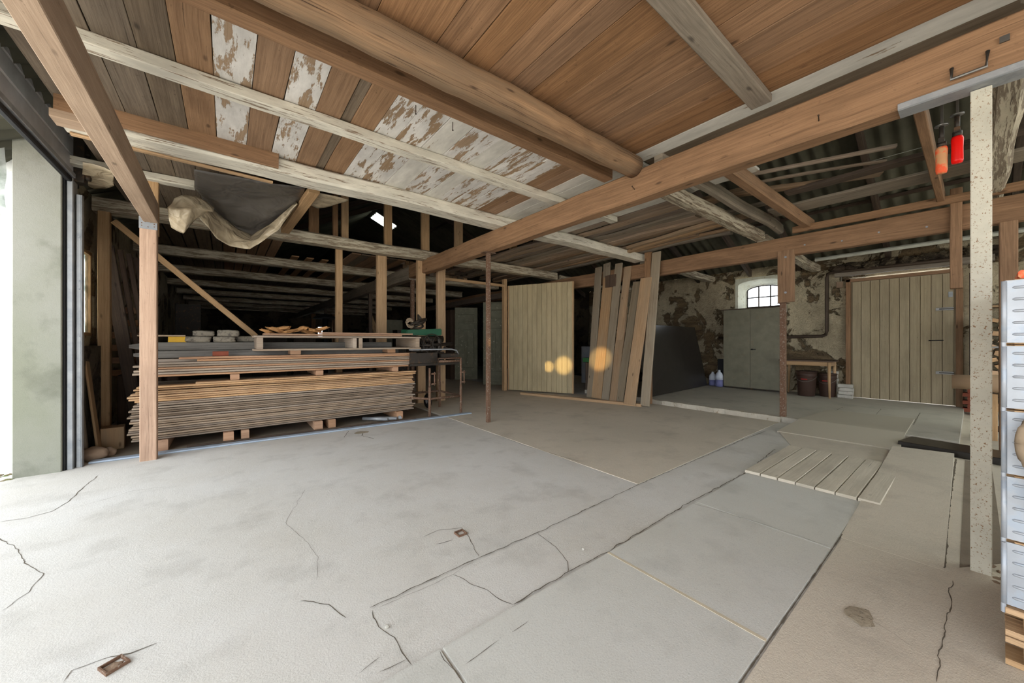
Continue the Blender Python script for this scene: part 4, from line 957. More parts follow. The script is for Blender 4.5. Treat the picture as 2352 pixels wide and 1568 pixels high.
timber('top_board', (-.42, 5.60, zu + .013), (2.38, 5.58, zu + .013), .17, .024, M['stack_brown'], 'reddish-brown board lying on the upper bundle below the pallet', 'board', wob=.003)
# dark pointed rails
def pointed(name, x0, x1, y, z, w_, h_, mat, label):
    bm = nb(); g_bar(bm, (.14, 0, 0), (x1 - x0, 0, 0), w_, h_, .006, 1, sd=3)
    g_bar(bm, (.141, 0, 0), (0, 0, 0), w_, h_, .006, 4, taper=.4, sd=4)
    o = link(name, bm, mat); o.location = (x0, y, z); return tag(o, label, 'rail')
pointed('pointed_rail', -.82, 2.2, 5.84, zu + .05, .10, .085, M['stack_dark'], 'lower dark grey rail with a pointed end on the stack')
pointed('pointed_rail', -.86, 2.1, 5.88, zu + .145, .11, .095, M['stack_dark'], 'upper dark grey rail with a pointed end carrying the stone blocks')
zr = zu + .193
timber('red_block', (-.13, 5.62, zu + .055), (.02, 5.62, zu + .055), .09, .058, M['brick'], 'small reddish brick on the board left of the pallet', 'brick')
for k, (x, y, z_, sx, sy, sz) in enumerate([(-.27, 5.88, zr + .035, .12, .07, .035), (-.02, 5.88, zr + .035, .11, .07, .035), (-.22, 5.88, zr + .107, .10, .07, .034), (.02, 5.88, zr + .112, .11, .07, .040), (.22, 6.0, zr + .04, .12, .07, .038)]):
    bm = nb(); g_rock(bm, (0, 0, 0), (sx, sy, sz), sd=k + 20, rough=.10, boxy=.97, sub=2)
    o = link('stone_block', bm, M['stone_block'], smooth=True); o.location = (x, y, z_); tag(o, ['rough grey stone block, lower left of the small pile on the stack', 'rough grey stone block, lower middle of the small pile', 'rough grey stone block lying on the lower left one', 'biggest top stone block beside the diagonal brace', 'half hidden stone block at the foot of the diagonal brace'][k], 'stone block', 'stone blocks on the stack')
timber('white_lath', (-.80, 5.90, zr + .076), (-.39, 5.90, zr + .076), .03, .018, M['stack_grey'], 'thin pale lath lying across the yellow case', 'lath')
cbox('yellow_case', (-.46, 5.90, zr - .004), (.16, .08, .07), M['yellow'], 'yellow case lying behind the timber post on the stack', 'case')
# pallet
t = empty('pallet', (1.32, 5.80, zu + .03 + .055), 'dusty wooden pallet lying across the top of the stack', 'pallet')
for z_, nm in ((.012, 'bottom_deck_board'), (.178, 'top_deck_board')):
    for y in (-.37, -.12, .12, .37): 
        bm = nb(); g_bar(bm, (-1.06, y, z_), (1.08, y, z_), .12, .022, .003, 4, .004, sd=int(y * 100) + 7); link(nm, bm, M['stack_grey'], t)
for x in (-1.0, .10, .18, 1.03):
    bm = nb(); g_bar(bm, (x, -.42, .095), (x, .42, .095), .065 if x > .9 or x < -.9 else .045, .14, .004, sd=int(x * 50)); link('stringer', bm, M['stack_grey'], t)
zp = zu + .085
for k, x in enumerate((.72, 2.0)): timber('spacer', (x, 5.55, zu + .056), (x, 6.1, zu + .056), .12, .056, M['stack_brown'], ['spacer block under the middle of the pallet', 'spacer block under the right part of the pallet'][k], 'spacer')
timber('pallet_board', (.36, 5.52, zp + .206), (2.12, 5.52, zp + .206), .18, .024, M['stack_brown'], 'reddish board lying on the front of the pallet', 'board', wob=.003)
timber('pallet_board', (1.0, 5.51, zp + .232), (2.30, 5.51, zp + .232), .12, .022, M['stack_brown'], 'shorter reddish board on top of the pallet, right side', 'board', wob=.003)
rs = random.Random(5)
for k in range(9):
    bm = nb(); L_ = rs.uniform(.10, .22); x = .42 + k * .075; y = 5.55 + rs.uniform(-.04, .12)
    g_rock(bm, (0, 0, 0), (L_ / 2, .045, .022), sd=k + 60, rough=.7, sub=1, boxy=.3)
    o = link('bark_scrap', bm, M['paper']); o.location = (x, y, zp + .245 + .022 * (k % 3)); o.rotation_euler = (rs.uniform(-.4, .4), rs.uniform(-.35, .35), rs.uniform(-.6, .6)); tag(o, 'curled brown bark scrap on the pallet near the diagonal brace', 'scrap', 'bark scraps on the pallet')
# strip on floor in front of stack and pipes beneath
t = timber('steel_strip', (-1.06, 5.40, .010), (3.2, 5.20, .010), .10, .018, M['strip'], 'long blue-grey galvanised strip lying on the floor along the stack', 'steel strip')
t = timber('floor_lath', (-.35, 5.47, .018), (2.3, 5.34, .018), .03, .02, M['dark_wood'], 'thin brown lath on the floor just behind the galvanised strip', 'lath')
for k, (a, b_) in enumerate((((1.75, 5.6, .04), (2.02, 5.38, .04)), ((1.62, 5.7, .04), (1.9, 5.42, .038)), ((2.15, 5.7, .04), (2.08, 5.40, .035)))):
    bm = nb(); g_tube(bm, [Vector(a) - Vector(a), Vector(b_) - Vector(a)], .026, 14); o = link('steel_tube', bm, M['galv']); o.location = a; tag(o, ['open steel tube end poking out under the stack', 'steel tube lying left of the open tube end', 'steel tube lying right of the open tube end'][k], 'tube', 'tubes under the stack')

# ================================================================== WORKBENCH MACHINE
t = empty('tubular_stand', (2.53, 5.33, 0), 'rusty tubular trestle stand at the right end of the board stack', 'stand')
X1 = .53
for x, y, h_ in ((0, 0, .78), (X1, -.06, .93), (-.05, .75, .78), (X1, .70, .93)):
    bm = nb(); g_tube(bm, [(x, y, 0), (x, y, .48)], .022, 10); g_tube(bm, [(x, y, .48), (x, y, h_)], .017, 10); link('leg', bm, M['rust'], t)
bm = nb(); g_tube(bm, [(-.3, .05, .33), (0, 0, .29), (X1, -.06, .30), (X1, .70, .30), (-.05, .75, .30)], .018, 8); link('lower_brace', bm, M['rust'], t)
bm = nb(); g_tube(bm, [(.13, -.04, .60), (.13, -.04, .93), (X1, -.06, .93)], .016, 8); g_tube(bm, [(.13, -.03, .88), (X1, -.05, .88)], .02, 8); link('upper_rail', bm, M['rust'], t)
for x, y in ((.06, -.05), (X1 + .05, -.08)):
    bm = nb(); g_tube(bm, [(x, y, .50), (x, y, .72)], .010, 8); g_tube(bm, [(x - .05, y, .53), (x + .02, y, .53)], .014, 8); g_tube(bm, [(x - .05, y, .69), (x + .02, y, .69)], .014, 8); link('clamp_screw', bm, M['rust'], t)
t = empty('cutting_machine', (2.70, 5.62, .80), 'old dark workshop machine with flywheel sitting over the tubular stand', 'machine')
bm = nb(); g_box(bm, (-.45, -.18, .01), (.42, .25, .05), .004, axis=0); g_box(bm, (-.45, -.18, .05), (.02, -.16, .22), .004, axis=0); g_box(bm, (-.45, .22, .05), (.35, .25, .22), .004, axis=0); g_box(bm, (.0, -.16, .05), (.03, .22, .22), .004, axis=1); g_box(bm, (.08, -.20, .12), (.40, .1, .20), .01, axis=0); link('trough', bm, M['machine_dark'], t)
bm = nb(); g_tube(bm, [(-.45, -.14, .27), (.28, -.17, .27), (.38, -.17, .25), (.42, -.17, .18)], .012, 8); link('handle_bar', bm, M['galv'], t)
bm = nb()
g_box(bm, (-.35, -.02, .22), (.16, .22, .34), .02, axis=0)
for x in (-.18, -.02, .12): g_box(bm, (x - .04, -.10, .24), (x + .03, .1, .44), .02, axis=2)
g_tube(bm, [(-.3, -.08, .33), (.34, -.08, .36)], .028, 12); g_tube(bm, [(-.36, 0, .43), (.2, 0, .44)], .06, 14); g_tube(bm, [(.2, -.05, .30), (.36, -.1, .24)], .02, 8); g_tube(bm, [(-.33, -.1, .35), (-.24, -.14, .26)], .015, 8)
link('engine_block', bm, M['machine_dark'], t)
bm = nb(); g_tube(bm, [(-.06 + .16 * math.cos(a_), -.14, .36 + .16 * math.sin(a_)) for a_ in [k * math.pi / 12 for k in range(25)]], .009, 6)
for a_ in (0, 1.05, 2.1, 3.14, 4.2, 5.2): g_tube(bm, [(-.06, -.14, .36), (-.06 + .16 * math.cos(a_), -.14, .36 + .16 * math.sin(a_))], .007, 6)
link('flywheel', bm, M['machine_dark'], t)
bm = nb(); g_poly(bm, [(-.45, -.05), (.17, -.05), (.17, .2), (-.45, .2)], .50, [.58, .62, .62, .60]); bmesh.ops.bevel(bm, geom=bm.edges[:], offset=.015, segments=2, affect='EDGES'); link('green_cover', bm, M['machine_green'], t)
t2 = empty('hose_bundle', (2.48, 5.70, 1.42), 'tangle of dark hose and rope lying on the green machine cover', 'hose')
bm = nb(); rs = random.Random(9)
for k in range(3):
    g_tube(bm, [(.02 * k + (.10 + .015 * k) * math.cos(a_), .03 * math.sin(a_ * 2 + k), .05 + .03 * k + .05 * math.sin(a_ + k)) for a_ in [j * math.pi / 8 for j in range(17)]], .018, 8)
link('hose', bm, M['machine_dark'], t2)
bm = nb()
for k in range(3): g_tube(bm, [(-.12 + .06 * math.cos(a_), -.02 + .02 * k, .06 + .055 * math.sin(a_) + .02 * k) for a_ in [j * math.pi / 6 for j in range(13)]], .012, 6)
link('rope', bm, M['jute'], t2)
bm = nb(); g_poly(bm, [(.02, -.02), (.10, -.02), (.10, .04), (.02, .04)], .10, [.23, .14, .14, .23]); link('bracket', bm, M['machine_dark'], t2)
t = empty('cart_wheel', (2.86, 6.10, .13), 'small rubber wheel on the floor behind the tubular stand', 'wheel')
bm = nb(); g_lathe(bm, [(.05, -.03), (.10, -.035), (.125, -.02), (.13, 0), (.125, .02), (.10, .035), (.05, .03)], n=22, axis='x'); link('tyre', bm, M['black'], t)
bm = nb(); g_lathe(bm, [(.015, -.04), (.055, -.028), (.055, .028), (.015, .04)], n=16, axis='x'); link('hub', bm, M['galv'], t)

# ================================================================== PLASTIC SHEET
def drape(name, rows, mat, label, cat, thick=.004, sub=3, amp=.03, parent=None, ys=None):
    """rows: list of lists of world points, same length"""
    bm = nb(); nr, nc = len(rows), len(rows[0]); G = []
    def pt(r, c):
        r0 = min(int(r), nr - 2); c0 = min(int(c), nc - 2); fr_, fc = r - r0, c - c0
        return (rows[r0][c0] * (1 - fr_) + rows[r0 + 1][c0] * fr_) * (1 - fc) + (rows[r0][c0 + 1] * (1 - fr_) + rows[r0 + 1][c0 + 1] * fr_) * fc
    S = 7; NR, NC = (nr - 1) * S, (nc - 1) * S
    for i in range(NR + 1):
        G.append([])
        for j in range(NC + 1):
            p = pt(i / S, j / S).copy(); e = min(1, i / S * 2)
            d = noise.noise(p * 3.2) + .6 * (abs(noise.noise(p * 6.5)) * 2 - .5) + .3 * noise.noise(p * 15)
            p.y += amp * d * e; p.z += amp * .3 * noise.noise(p * 5 + Vector((4, 0, 0))) * e; p.x += amp * .3 * noise.noise(p * 5 + Vector((0, 7, 0))) * e
            G[-1].append(bm.verts.new(p))
    for i in range(NR):
        for j in range(NC): bm.faces.new((G[i][j], G[i][j + 1], G[i + 1][j + 1], G[i + 1][j])).smooth = True
    o = link(name, bm, mat, parent); md = o.modifiers.new('thickness', 'SOLIDIFY'); md.thickness = thick
    if parent is None: tag(o, label, cat)
    return o
pt_ = empty('plastic_sheet', (.1, 4.6, 2.93), 'sagging sheet of builders plastic, dark above and milky beige at its lower fold', 'plastic sheet')
inv = Vector((.1, 4.6, 2.93))
def P_(L): return [PY(x, y, Y) - inv for x, y, Y in L]
r0 = P_([(446, 388, 4.45), (500, 398, 4.45), (560, 408, 4.45), (620, 420, 4.45), (702, 430, 4.45)])
r1 = P_([(448, 432, 5.0), (505, 450, 5.05), (560, 455, 5.05), (620, 456, 5.0), (692, 452, 4.9)])
r2 = P_([(470, 462, 5.4), (520, 495, 5.45), (565, 512, 5.5), (610, 505, 5.4), (680, 468, 5.1)])
r3 = P_([(500, 486, 5.6), (530, 520, 5.65), (575, 542, 5.7), (618, 522, 5.6), (678, 476, 5.3)])
drape('dark_film', [r0, r1, r2, r3], M['tarp'], '', '', parent=pt_, amp=.05)
q0 = P_([(447, 450, 5.15), (470, 468, 5.3), (502, 490, 5.5), (545, 525, 5.6), (578, 540, 5.6), (620, 515, 5.4), (680, 464, 5.05)])
q1 = P_([(440, 456, 5.1), (478, 490, 5.15), (508, 520, 5.3), (545, 545, 5.4), (575, 555, 5.4), (630, 528, 5.3), (682, 470, 5.0)])
q2 = P_([(432, 470, 5.05), (474, 520, 5.1), (498, 548, 5.2), (530, 566, 5.3), (572, 574, 5.35), (640, 528, 5.3), (680, 474, 5.05)])
drape('milky_fold', [q0, q1, q2], M['film'], '', '', parent=pt_, amp=.05)
b0 = P_([(400, 456, 4.95), (420, 448, 4.95), (447, 449, 5.0), (472, 462, 5.05), (492, 478, 5.1)])
b1 = P_([(387, 478, 4.9), (410, 482, 4.85), (438, 480, 4.85), (466, 480, 4.95), (490, 488, 5.05)])
b2 = P_([(391, 505, 4.95), (410, 508, 4.9), (432, 504, 4.9), (455, 494, 5.0), (478, 484, 5.1)])
b3 = P_([(394, 520, 5.0), (408, 528, 5.0), (422, 535, 5.0), (432, 523, 5.0), (456, 497, 5.1)])
drape('milky_bulge', [b0, b1, b2, b3], M['film'], '', '', parent=pt_, amp=.04)
c0 = P_([(722, 440, 4.6), (745, 445, 4.6), (770, 450, 4.6), (800, 458, 4.6)])
c1 = P_([(708, 468, 5.0), (730, 478, 5.1), (755, 474, 5.0), (800, 460, 4.65)])
drape('milky_end', [c0, c1], M['film'], '', '', parent=pt_, amp=.02)
c0 = P_([(190, 372, 5.0), (215, 376, 5.0), (240, 384, 5.0), (262, 395, 5.0)]); c1 = P_([(190, 420, 5.5), (215, 432, 5.6), (240, 432, 5.6), (262, 426, 5.4)])
o = drape('film_scrap', [[p + inv for p in c0], [p + inv for p in c1]], M['film'], 'pale plastic film sagging behind the door rail under the loft', 'plastic film', amp=.02)

# ================================================================== LEFT CORNER
gl = 'dark planks leaning behind the left pine stud'
for k, (x0, x1, yy) in enumerate(((-.90, -1.20, 6.80), (-.80, -1.09, 6.86), (-.72, -1.02, 6.92), (-.64, -.96, 6.98))):
    timber('dark_plank', (x0, yy, .02), (x1, yy + .02, 2.42 - .03 * k), .05 if k else .045, .13 if k == 0 else .05, M['dark_plank'], ['broad blackish plank, leftmost of the leaning dark planks', 'second dark plank from the left in the leaning row', 'third dark plank from the left in the leaning row', 'rightmost dark plank of the leaning row'][k], 'plank', gl, up=(1, 0, 0))
timber('leaning_ply', (-1.06, 5.75, 0.005), (-1.20, 5.90, 1.15), .14, .02, M['lean_tan'], 'narrow plywood strip leaning behind the guide rail', 'board', up=(1, 0, 0))
timber('leaning_ply', (-1.13, 5.66, 0.005), (-1.22, 5.78, .9), .07, .02, M['lean_grey'], 'shorter strip leaning beside the plywood strip', 'board', up=(1, 0, 0))
o = cbox('chopping_block', (-1.0, 5.98, .006), (.18, .2, .24), M['lean_tan'], 'squared block of wood standing behind the round stones', 'wood block', .1)
for k, (x, y, s_) in enumerate(((-1.05, 5.50, (.10, .07, .07)), (-.97, 5.60, (.06, .05, .05)), (-.70, 6.1, (.10, .08, .08)))):
    bm = nb(); g_rock(bm, (0, 0, s_[2] * .92), s_, sd=k + 3, rough=.2, sub=2); o = link('round_stone', bm, M['field_stone'], smooth=True); o.location = (x, y, 0); tag(o, ['large round stone at the foot of the guide rail', 'small round stone beside the large one', 'stone in the shade at the left end of the stack'][k], 'stone', 'stones by the guide rail')
for k in range(6):
    timber('slat_crate', (-1.28, 7.6, .75 + k * .18), (-.90, 7.6, .75 + k * .18), .02, .09, M['stack_brown'], 'pale slat of the rack behind the dark planks', 'slat', 'rack slats behind the dark planks')
timber('rack_post', (-.95, 7.64, 0), (-.95, 7.64, 1.85), .05, .05, M['dark_wood'], 'dark upright holding the pale rack slats', 'post', up=(0, 1, 0))
cbox('stone_sill', (-1.23, 6.1, 0), (.12, 1.0, 1.15), M['plaster_dark'], 'low dark wall ledge under the left window', 'ledge')
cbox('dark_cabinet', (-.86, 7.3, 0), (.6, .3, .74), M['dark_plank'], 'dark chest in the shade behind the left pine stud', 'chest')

# ================================================================== OLD DOORS AND BACK CLUTTER
def old_door(p0, p1, lean_, h, label):
    p0 = Vector(p0); p1 = Vector(p1); d = p1 - p0; L_ = d.length; t = empty('panelled_door', p0, label, 'door', 'old panelled doors', math.atan2(d.y, d.x))
    t.rotation_euler = (lean_, 0, math.atan2(d.y, d.x))
    bm = nb(); g_box(bm, (0, -.02, 0), (L_, .02, h), .003, axis=2); link('leaf', bm, M['old_green'], t)
    for zz, hh in ((.08, .30), (.48, 1.0), (1.55, .22), (1.82, .22), (2.06, .2)):
        if zz + hh > h: continue
        for q_ in (0, 1) if hh > .9 else (0,):
            x0 = .1 + q_ * (L_ - .2) / 2 + .02 * q_; x1 = (L_ - .1) if hh < .9 else x0 + (L_ - .2) / 2 - .03
            bm = nb(); g_box(bm, (x0, .018, zz), (x1, .045, zz + hh), .022); g_box(bm, (x0, -.05, zz), (x1, -.018, zz + hh), .028); link('panel', bm, M['old_green'], t)
    return t
old_door((5.62, 10.05, .01), (6.22, 9.68, .01), R(0), 2.25, 'old grey-green panelled door with peeling paint, left one behind the mid-hall post')
old_door((5.60, 8.42, .01), (6.05, 7.98, .01), R(0), 2.28, 'old grey-green panelled door with a pale patch, right of the mid-hall post')
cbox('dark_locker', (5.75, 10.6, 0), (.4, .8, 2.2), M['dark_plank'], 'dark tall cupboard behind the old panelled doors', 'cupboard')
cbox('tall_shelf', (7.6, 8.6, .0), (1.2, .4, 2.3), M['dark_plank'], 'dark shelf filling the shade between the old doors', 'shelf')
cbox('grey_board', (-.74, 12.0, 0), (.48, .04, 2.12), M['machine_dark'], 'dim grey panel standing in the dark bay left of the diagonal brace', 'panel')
p_ = PY(905, 760, 12.5)
cbox('chipboard_sheet', (p_.x, 12.5, 0), (.62, .05, 1.95), M['cabinet'], 'pale grey panel standing in the back between the studs', 'panel', .1)
cbox('electric_motor_box', (PY(922, 760, 11).x, 11.0, 0), (.42, .4, 1.55), M['machine_dark'], 'dark metal box with pale labels in the back between the studs', 'box')
timber('leaning_pine_board', (PY(905, 760, 13).x, 13.2, .02), (PY(850, 760, 13).x, 13.0, 2.05), .06, .18, M['pine'], 'pine board leaning in the dark back', 'board')
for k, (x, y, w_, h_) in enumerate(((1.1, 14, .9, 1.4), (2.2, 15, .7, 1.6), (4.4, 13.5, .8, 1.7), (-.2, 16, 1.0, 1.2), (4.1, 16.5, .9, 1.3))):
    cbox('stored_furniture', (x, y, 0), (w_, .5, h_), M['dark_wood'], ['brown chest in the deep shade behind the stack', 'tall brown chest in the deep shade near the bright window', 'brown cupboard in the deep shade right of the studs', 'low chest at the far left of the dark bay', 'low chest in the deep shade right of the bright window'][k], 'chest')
for k, x in enumerate((3.95, 5.05)):
    timber('window_post', (x, 23.6, 0), (x, 23.6, 2.8), .22, .12, M['beam'], ['brown post left of the bright back window', 'brown post right of the bright back window'][k], 'post', up=(0, 1, 0))  # plain brown beam timber
# thin standing machine silhouette under the joists (round lamp)
t = empty('workshop_lamp', (2.75, 14.2, 0), 'dark round hood on a stand in front of the bright back window', 'lamp')
bm = nb(); g_tube(bm, [(0, 0, 0), (0, 0, 2.0)], .09, 12); link('stand', bm, M['black'], t)
bm = nb(); g_lathe(bm, [(.42, 2.0), (.30, 2.10), (.1, 2.16), (.05, 2.18)], n=20); link('hood', bm, M['black'], t)

# ================================================================== RIGHT SIDE
# hatch boards on floor
gr = 'dusty boards of the floor hatch'
X0h, X1h = 3.74, 5.0
t = empty('floor_hatch', (4.37, .86, 0), 'dusty hatch of seven boards lying flush on the concrete floor', 'hatch')
for k in range(7):
    y0 = 1.30 - k * .126
    bm = nb(); g_bar(bm, (-.65, y0 - .063 - .86, .018), (.63, y0 - .063 - .86, .018), .1185, .026, .004, 5, .003, sd=k + 80); link('hatch_board', bm, M['hatch'], t)
bm = nb(); q = [(5.02, 1.27), (5.76, 1.55), (7.62, 1.45), (7.70, .53), (5.80, .51), (5.02, .47)]
g_poly(bm, [(5.75, 1.62), (6.5, 1.56), (6.5, .52), (5.80, .51)], -.0, [.014, .090, .090, .016]); g_poly(bm, [(6.5, 1.56), (7.62, 1.46), (7.70, .53), (6.5, .52)], .07, [.090, .104, .104, .090]); o = link('plywood_ramp', bm, M['ply']); tag(o, 'large dusty plywood sheet ramping from the floor up to the platform', 'plywood sheet')
bm = nb(); uv = uvl(bm)
timber('rubber_beam', (6.20, .50, .04), (5.95, -.85, .04), .42, .07, M['sheet_black'], 'dark grey beam lying across the channel in front of the platform', 'beam', wob=.004)
# pallet-collar stack at right edge
ry = R(-2)
def at_c(o, x, y, z): o.location = (x, y, z); o.rotation_euler = (0, 0, R(-1.5)); return o
bx, by = 2.27, -.07
for k in range(2):
    t = empty('wooden_pallet', (0, 0, 0), ['lower wooden pallet under the hinged collars at the right edge', 'upper wooden pallet under the hinged collars at the right edge'][k], 'pallet', 'pallets under the collar stack'); at_c(t, bx, by, .005 + k * .107)
    for z_ in (.012, .093):
        for q_ in range(5):
            bm = nb(); g_box(bm, (.0 + q_ * .17, -1.2, z_ - .011), (.0 + q_ * .17 + .12, 0, z_ + .011), .003, axis=1, sd=q_); link('deck_board', bm, M['pine'], t)
    for y in (-.09, -.6, -1.11):
        bm = nb(); g_box(bm, (0, y - .05, .024), (.8, y + .05, .081), .003, axis=0); link('block', bm, M['pine'], t)
zc = .222
for k in range(5):
    hh = .242
    t = empty('pallet_collar', (0, 0, 0), ['lowest hinged pallet collar of the stack at the right edge', 'second hinged pallet collar from below at the right edge', 'middle hinged pallet collar of the stack at the right edge', 'fourth hinged pallet collar from below at the right edge', 'top hinged pallet collar of the stack at the right edge'][k], 'pallet collar', 'hinged pallet collars'); at_c(t, bx + .004 * (k % 2), by, zc + .0015)
    for nm, a_, b_ in (('side_board', (.012, -1.2, 0), (.032, -.02, hh - .004)), ('side_board', (.768, -1.2, 0), (.788, -.02, hh - .004))):
        bm = nb(); g_box(bm, a_, b_, .002, axis=1); link(nm, bm, M['pine'], t)
    for y in (-.02, -1.2):
        bm = nb(); g_box(bm, (.034, y - .0, 0), (.766, y + .02, hh - .004), .002, axis=0); link('end_board', bm, M['pine'], t)
    for y0 in (-.098, -1.19):
        bm = nb(); g_box(bm, (.004, y0, .004), (.011, y0 + .10, hh - .008), .002, axis=2)
        for q_ in range(5): 
            zz = .035 + q_ * .043; g_tube(bm, [(.005, y0 + .035, zz), (.003, y0 + .04, zz), (.003, y0 + .078, zz), (.005, y0 + .083, zz)], [.001, .005, .005, .001], 8)
        g_tube(bm, [(.004, y0 + .101, .006), (.004, y0 + .101, hh - .01)], .007, 8)
        if y0 > -1: g_box(bm, (.004, y0 + .096, -.05 if k else -.03), (.016, y0 + .108, .06), .003, axis=2)
        link('hinge_plate', bm, M['galv_white'], t)
        for q_ in range(2):
            bm = nb(); g_tube(bm, [(.006, y0 - .006, .02 + q_ * .115), (.006, y0 - .006, .10 + q_ * .115)], .009, 8); link('hinge_knuckle', bm, M['galv'], t)
    zc += hh
t = empty('webbing_roll', (2.225, -.125, .72), 'looped roll of brown jute webbing hanging on the hinged collars', 'strap')
bm = nb(); 
for k in range(3): 
    rad = .085 - .018 * k
    pts = [(-.02 + .012 * k, rad * .62 * math.cos(a_) - .03, .12 + rad * 1.2 * math.sin(a_)) for a_ in [j * math.pi / 12 for j in range(25)]]
    g_tube(bm, pts, .016, 8)
link('loop', bm, M['jute'], t)
bm = nb(); g_tube(bm, [(-.005, -.02, .03), (-.015, -.03, -.02), (-.005, -.03, -.09), (-.002, -.025, -.13)], [.03, .034, .03, .012], 10); link('loose_end', bm, M['jute'], t)
cbox('orange_case', (2.42, -.16, zc + .003), (.2, .12, .03), M['orange_worn'], 'small orange item on top of the hinged collar stack', 'box')

# carved log end, trestle, firewood, brick pier, shelf behind the cream post
bm = nb(); g_lathe(bm, [(.05, 0), (.08, .01), (.10, .03), (.11, .06), (.105, .09), (.11, .10), (.105, .13), (.112, .14), (.11, .19), (.10, .20), (.09, .22), (.09, .40)], n=20, axis='y')
o = link('turned_log', bm, M['lean_tan']); o.location = (7.3, -.22, .69); o.rotation_euler = (0, 0, 0); tag(o, 'turned wooden log end with rings lying left of the squared beam piece', 'log')
timber('squared_beam_piece', (7.3, -.225, .69), (7.3, -.62, .69), .2, .23, M['dark_wood'], 'dark squared beam piece lying behind the cream post on a trestle', 'beam', cham=.02)
t = empty('trestle', (7.3, -.35, 0), 'pale timber trestle carrying the dark squared beam piece', 'trestle')
for y in (-.12, .22):
    timber('leg', (0, y, 0), (0, y, .565), .06, .08, M['pine'], parent=t, up=(0, 1, 0))
timber('cross_bar', (.045, -.2, .40), (.045, .3, .40), .03, .10, M['pine'], parent=t); timber('cross_bar', (.045, -.2, .14), (.045, .3, .14), .03, .07, M['dark_wood'], parent=t)
bm = nb()
for k in range(9):
    for j in range(2): g_box(bm, (9.52, .02 - j * .11 - (.05 if k % 2 else 0), .05 + k * .062), (9.74, .125 - j * .11 - (.05 if k % 2 else 0), .108 + k * .062), .006)
o = link('brick_pier', bm, M['brick']); tag(o, 'low red brick pier at the right jamb of the yard door', 'brick pier')
rs = random.Random(21); k = 0
for r_ in range(9):
    y = -.05 - .06 * (r_ % 2)
    while y > -1.5:
        w_ = rs.uniform(.09, .15); h_ = rs.uniform(.07, .11)
        bm = nb(); n_ = rs.choice((3, 4, 5)); a0 = rs.uniform(0, 6)
        pr_ = [(math.cos(a0 + j * 6.283 / n_) * w_ / 2, math.sin(a0 + j * 6.283 / n_) * h_ / 2) for j in range(n_)]
        F0 = [bm.verts.new((0, p[0], p[1])) for p in pr_]; F1 = [bm.verts.new((.32, p[0], p[1])) for p in pr_]
        uv = uvl(bm)
        f = bm.faces.new(F0); 
        for lp in f.loops: lp[uv].uv = (lp.vert.co.y + k * .3, lp.vert.co.z)
        f = bm.faces.new(F1[::-1])
        for j in range(n_): bm.faces.new((F0[j], F1[j], F1[(j + 1) % n_], F0[(j + 1) % n_])).material_index = 1
        bmesh.ops.recalc_face_normals(bm, faces=bm.faces)
        o = link('firewood_log', bm, [M['split'], M['bark']]); o.location = (9.20 + rs.uniform(-.03, .03), y, .72 + r_ * .10); tag(o, 'split firewood log in the pile behind the cream post', 'firewood', 'firewood pile behind the cream post'); k += 1
        y -= w_ + .012
timber('firewood_shelf', (9.35, .0, .655), (9.35, -1.6, .655), .35, .03, M['pine'], 'shelf board carrying the firewood pile', 'shelf')
timber('shelf_board', (9.4, .0, 1.74), (9.4, -1.6, 1.74), .3, .03, M['lean_tan'], 'upper shelf board above the firewood pile', 'shelf')
t = timber('shelf_upright', (9.4, -1.62, 0), (9.4, -1.62, 2.3), .06, .06, M['lean_tan'], 'upright of the firewood shelf at its right end', 'post', up=(0, 1, 0))
t = timber('shelf_upright', (9.4, .03, .62), (9.4, .03, 2.3), .05, .05, M['dark_wood'], 'upright of the firewood shelf beside the yard door', 'post', up=(0, 1, 0))
cbox('pale_wardrobe_panel', (9.66, -.24, 1.80), (.05, .30, .66), M['plaster'], 'pale panel above the upper firewood shelf', 'panel')
bm = nb(); g_tube(bm, [(0, 0, 0), (0, -.25, .02)], .012, 8); o = link('screwdriver', bm, M['galv']); o.location = (9.19, -.05, 1.10); tag(o, 'thin metal tool lying on the firewood beside the blue grip', 'tool')
cbox('blue_grip', (9.18, -.36, 1.06), (.05, .10, .09), M['blue'], 'small blue plastic grip on the firewood', 'tool')
# debris at foot of the cream post
bm = nb(); rs = random.Random(31)
for i in range(26): g_rock(bm, (rs.uniform(-.04, .22), rs.uniform(-.16, .05), .003), (rs.uniform(.006, .03), rs.uniform(.005, .02), rs.uniform(.003, .01)), sd=i, rough=.6, sub=0)
o = link('rubble', bm, M['field_stone']); o.location = (3.0, -.10, 0); tag(o, 'crumbs of brick and straw at the foot of the cream post', 'rubble', kind='stuff')
# odds on floor
t = empty('floor_socket', PZ(262, 1530), 'small rusty square pipe socket sunk in the floor at lower left', 'socket')
bm = nb()
for a_, b_ in (((-.045, -.045), (.045, -.037)), ((-.045, .037), (.045, .045)), ((-.045, -.037), (-.037, .037)), ((.037, -.037), (.045, .037))): g_box(bm, (a_[0], a_[1], 0), (b_[0], b_[1], .016), .001)
link('rim', bm, M['rust'], t); bm = nb(); g_rock(bm, (0, 0, .0), (.036, .036, .008), sd=2, rough=.5, sub=1); link('dirt_fill', bm, M['field_stone'], t); t.rotation_euler = (0, 0, .5); t.scale = (.72, .72, .72)
t = empty('floor_socket', PZ(1058, 1226), 'small square metal socket in the floor near the long joint', 'socket')
bm = nb()
for a_, b_ in (((-.03, -.03), (.03, -.024)), ((-.03, .024), (.03, .03)), ((-.03, -.024), (-.024, .024)), ((.024, -.024), (.03, .024))): g_box(bm, (a_[0], a_[1], 0), (b_[0], b_[1], .012), .001)
link('rim', bm, M['rust'], t)
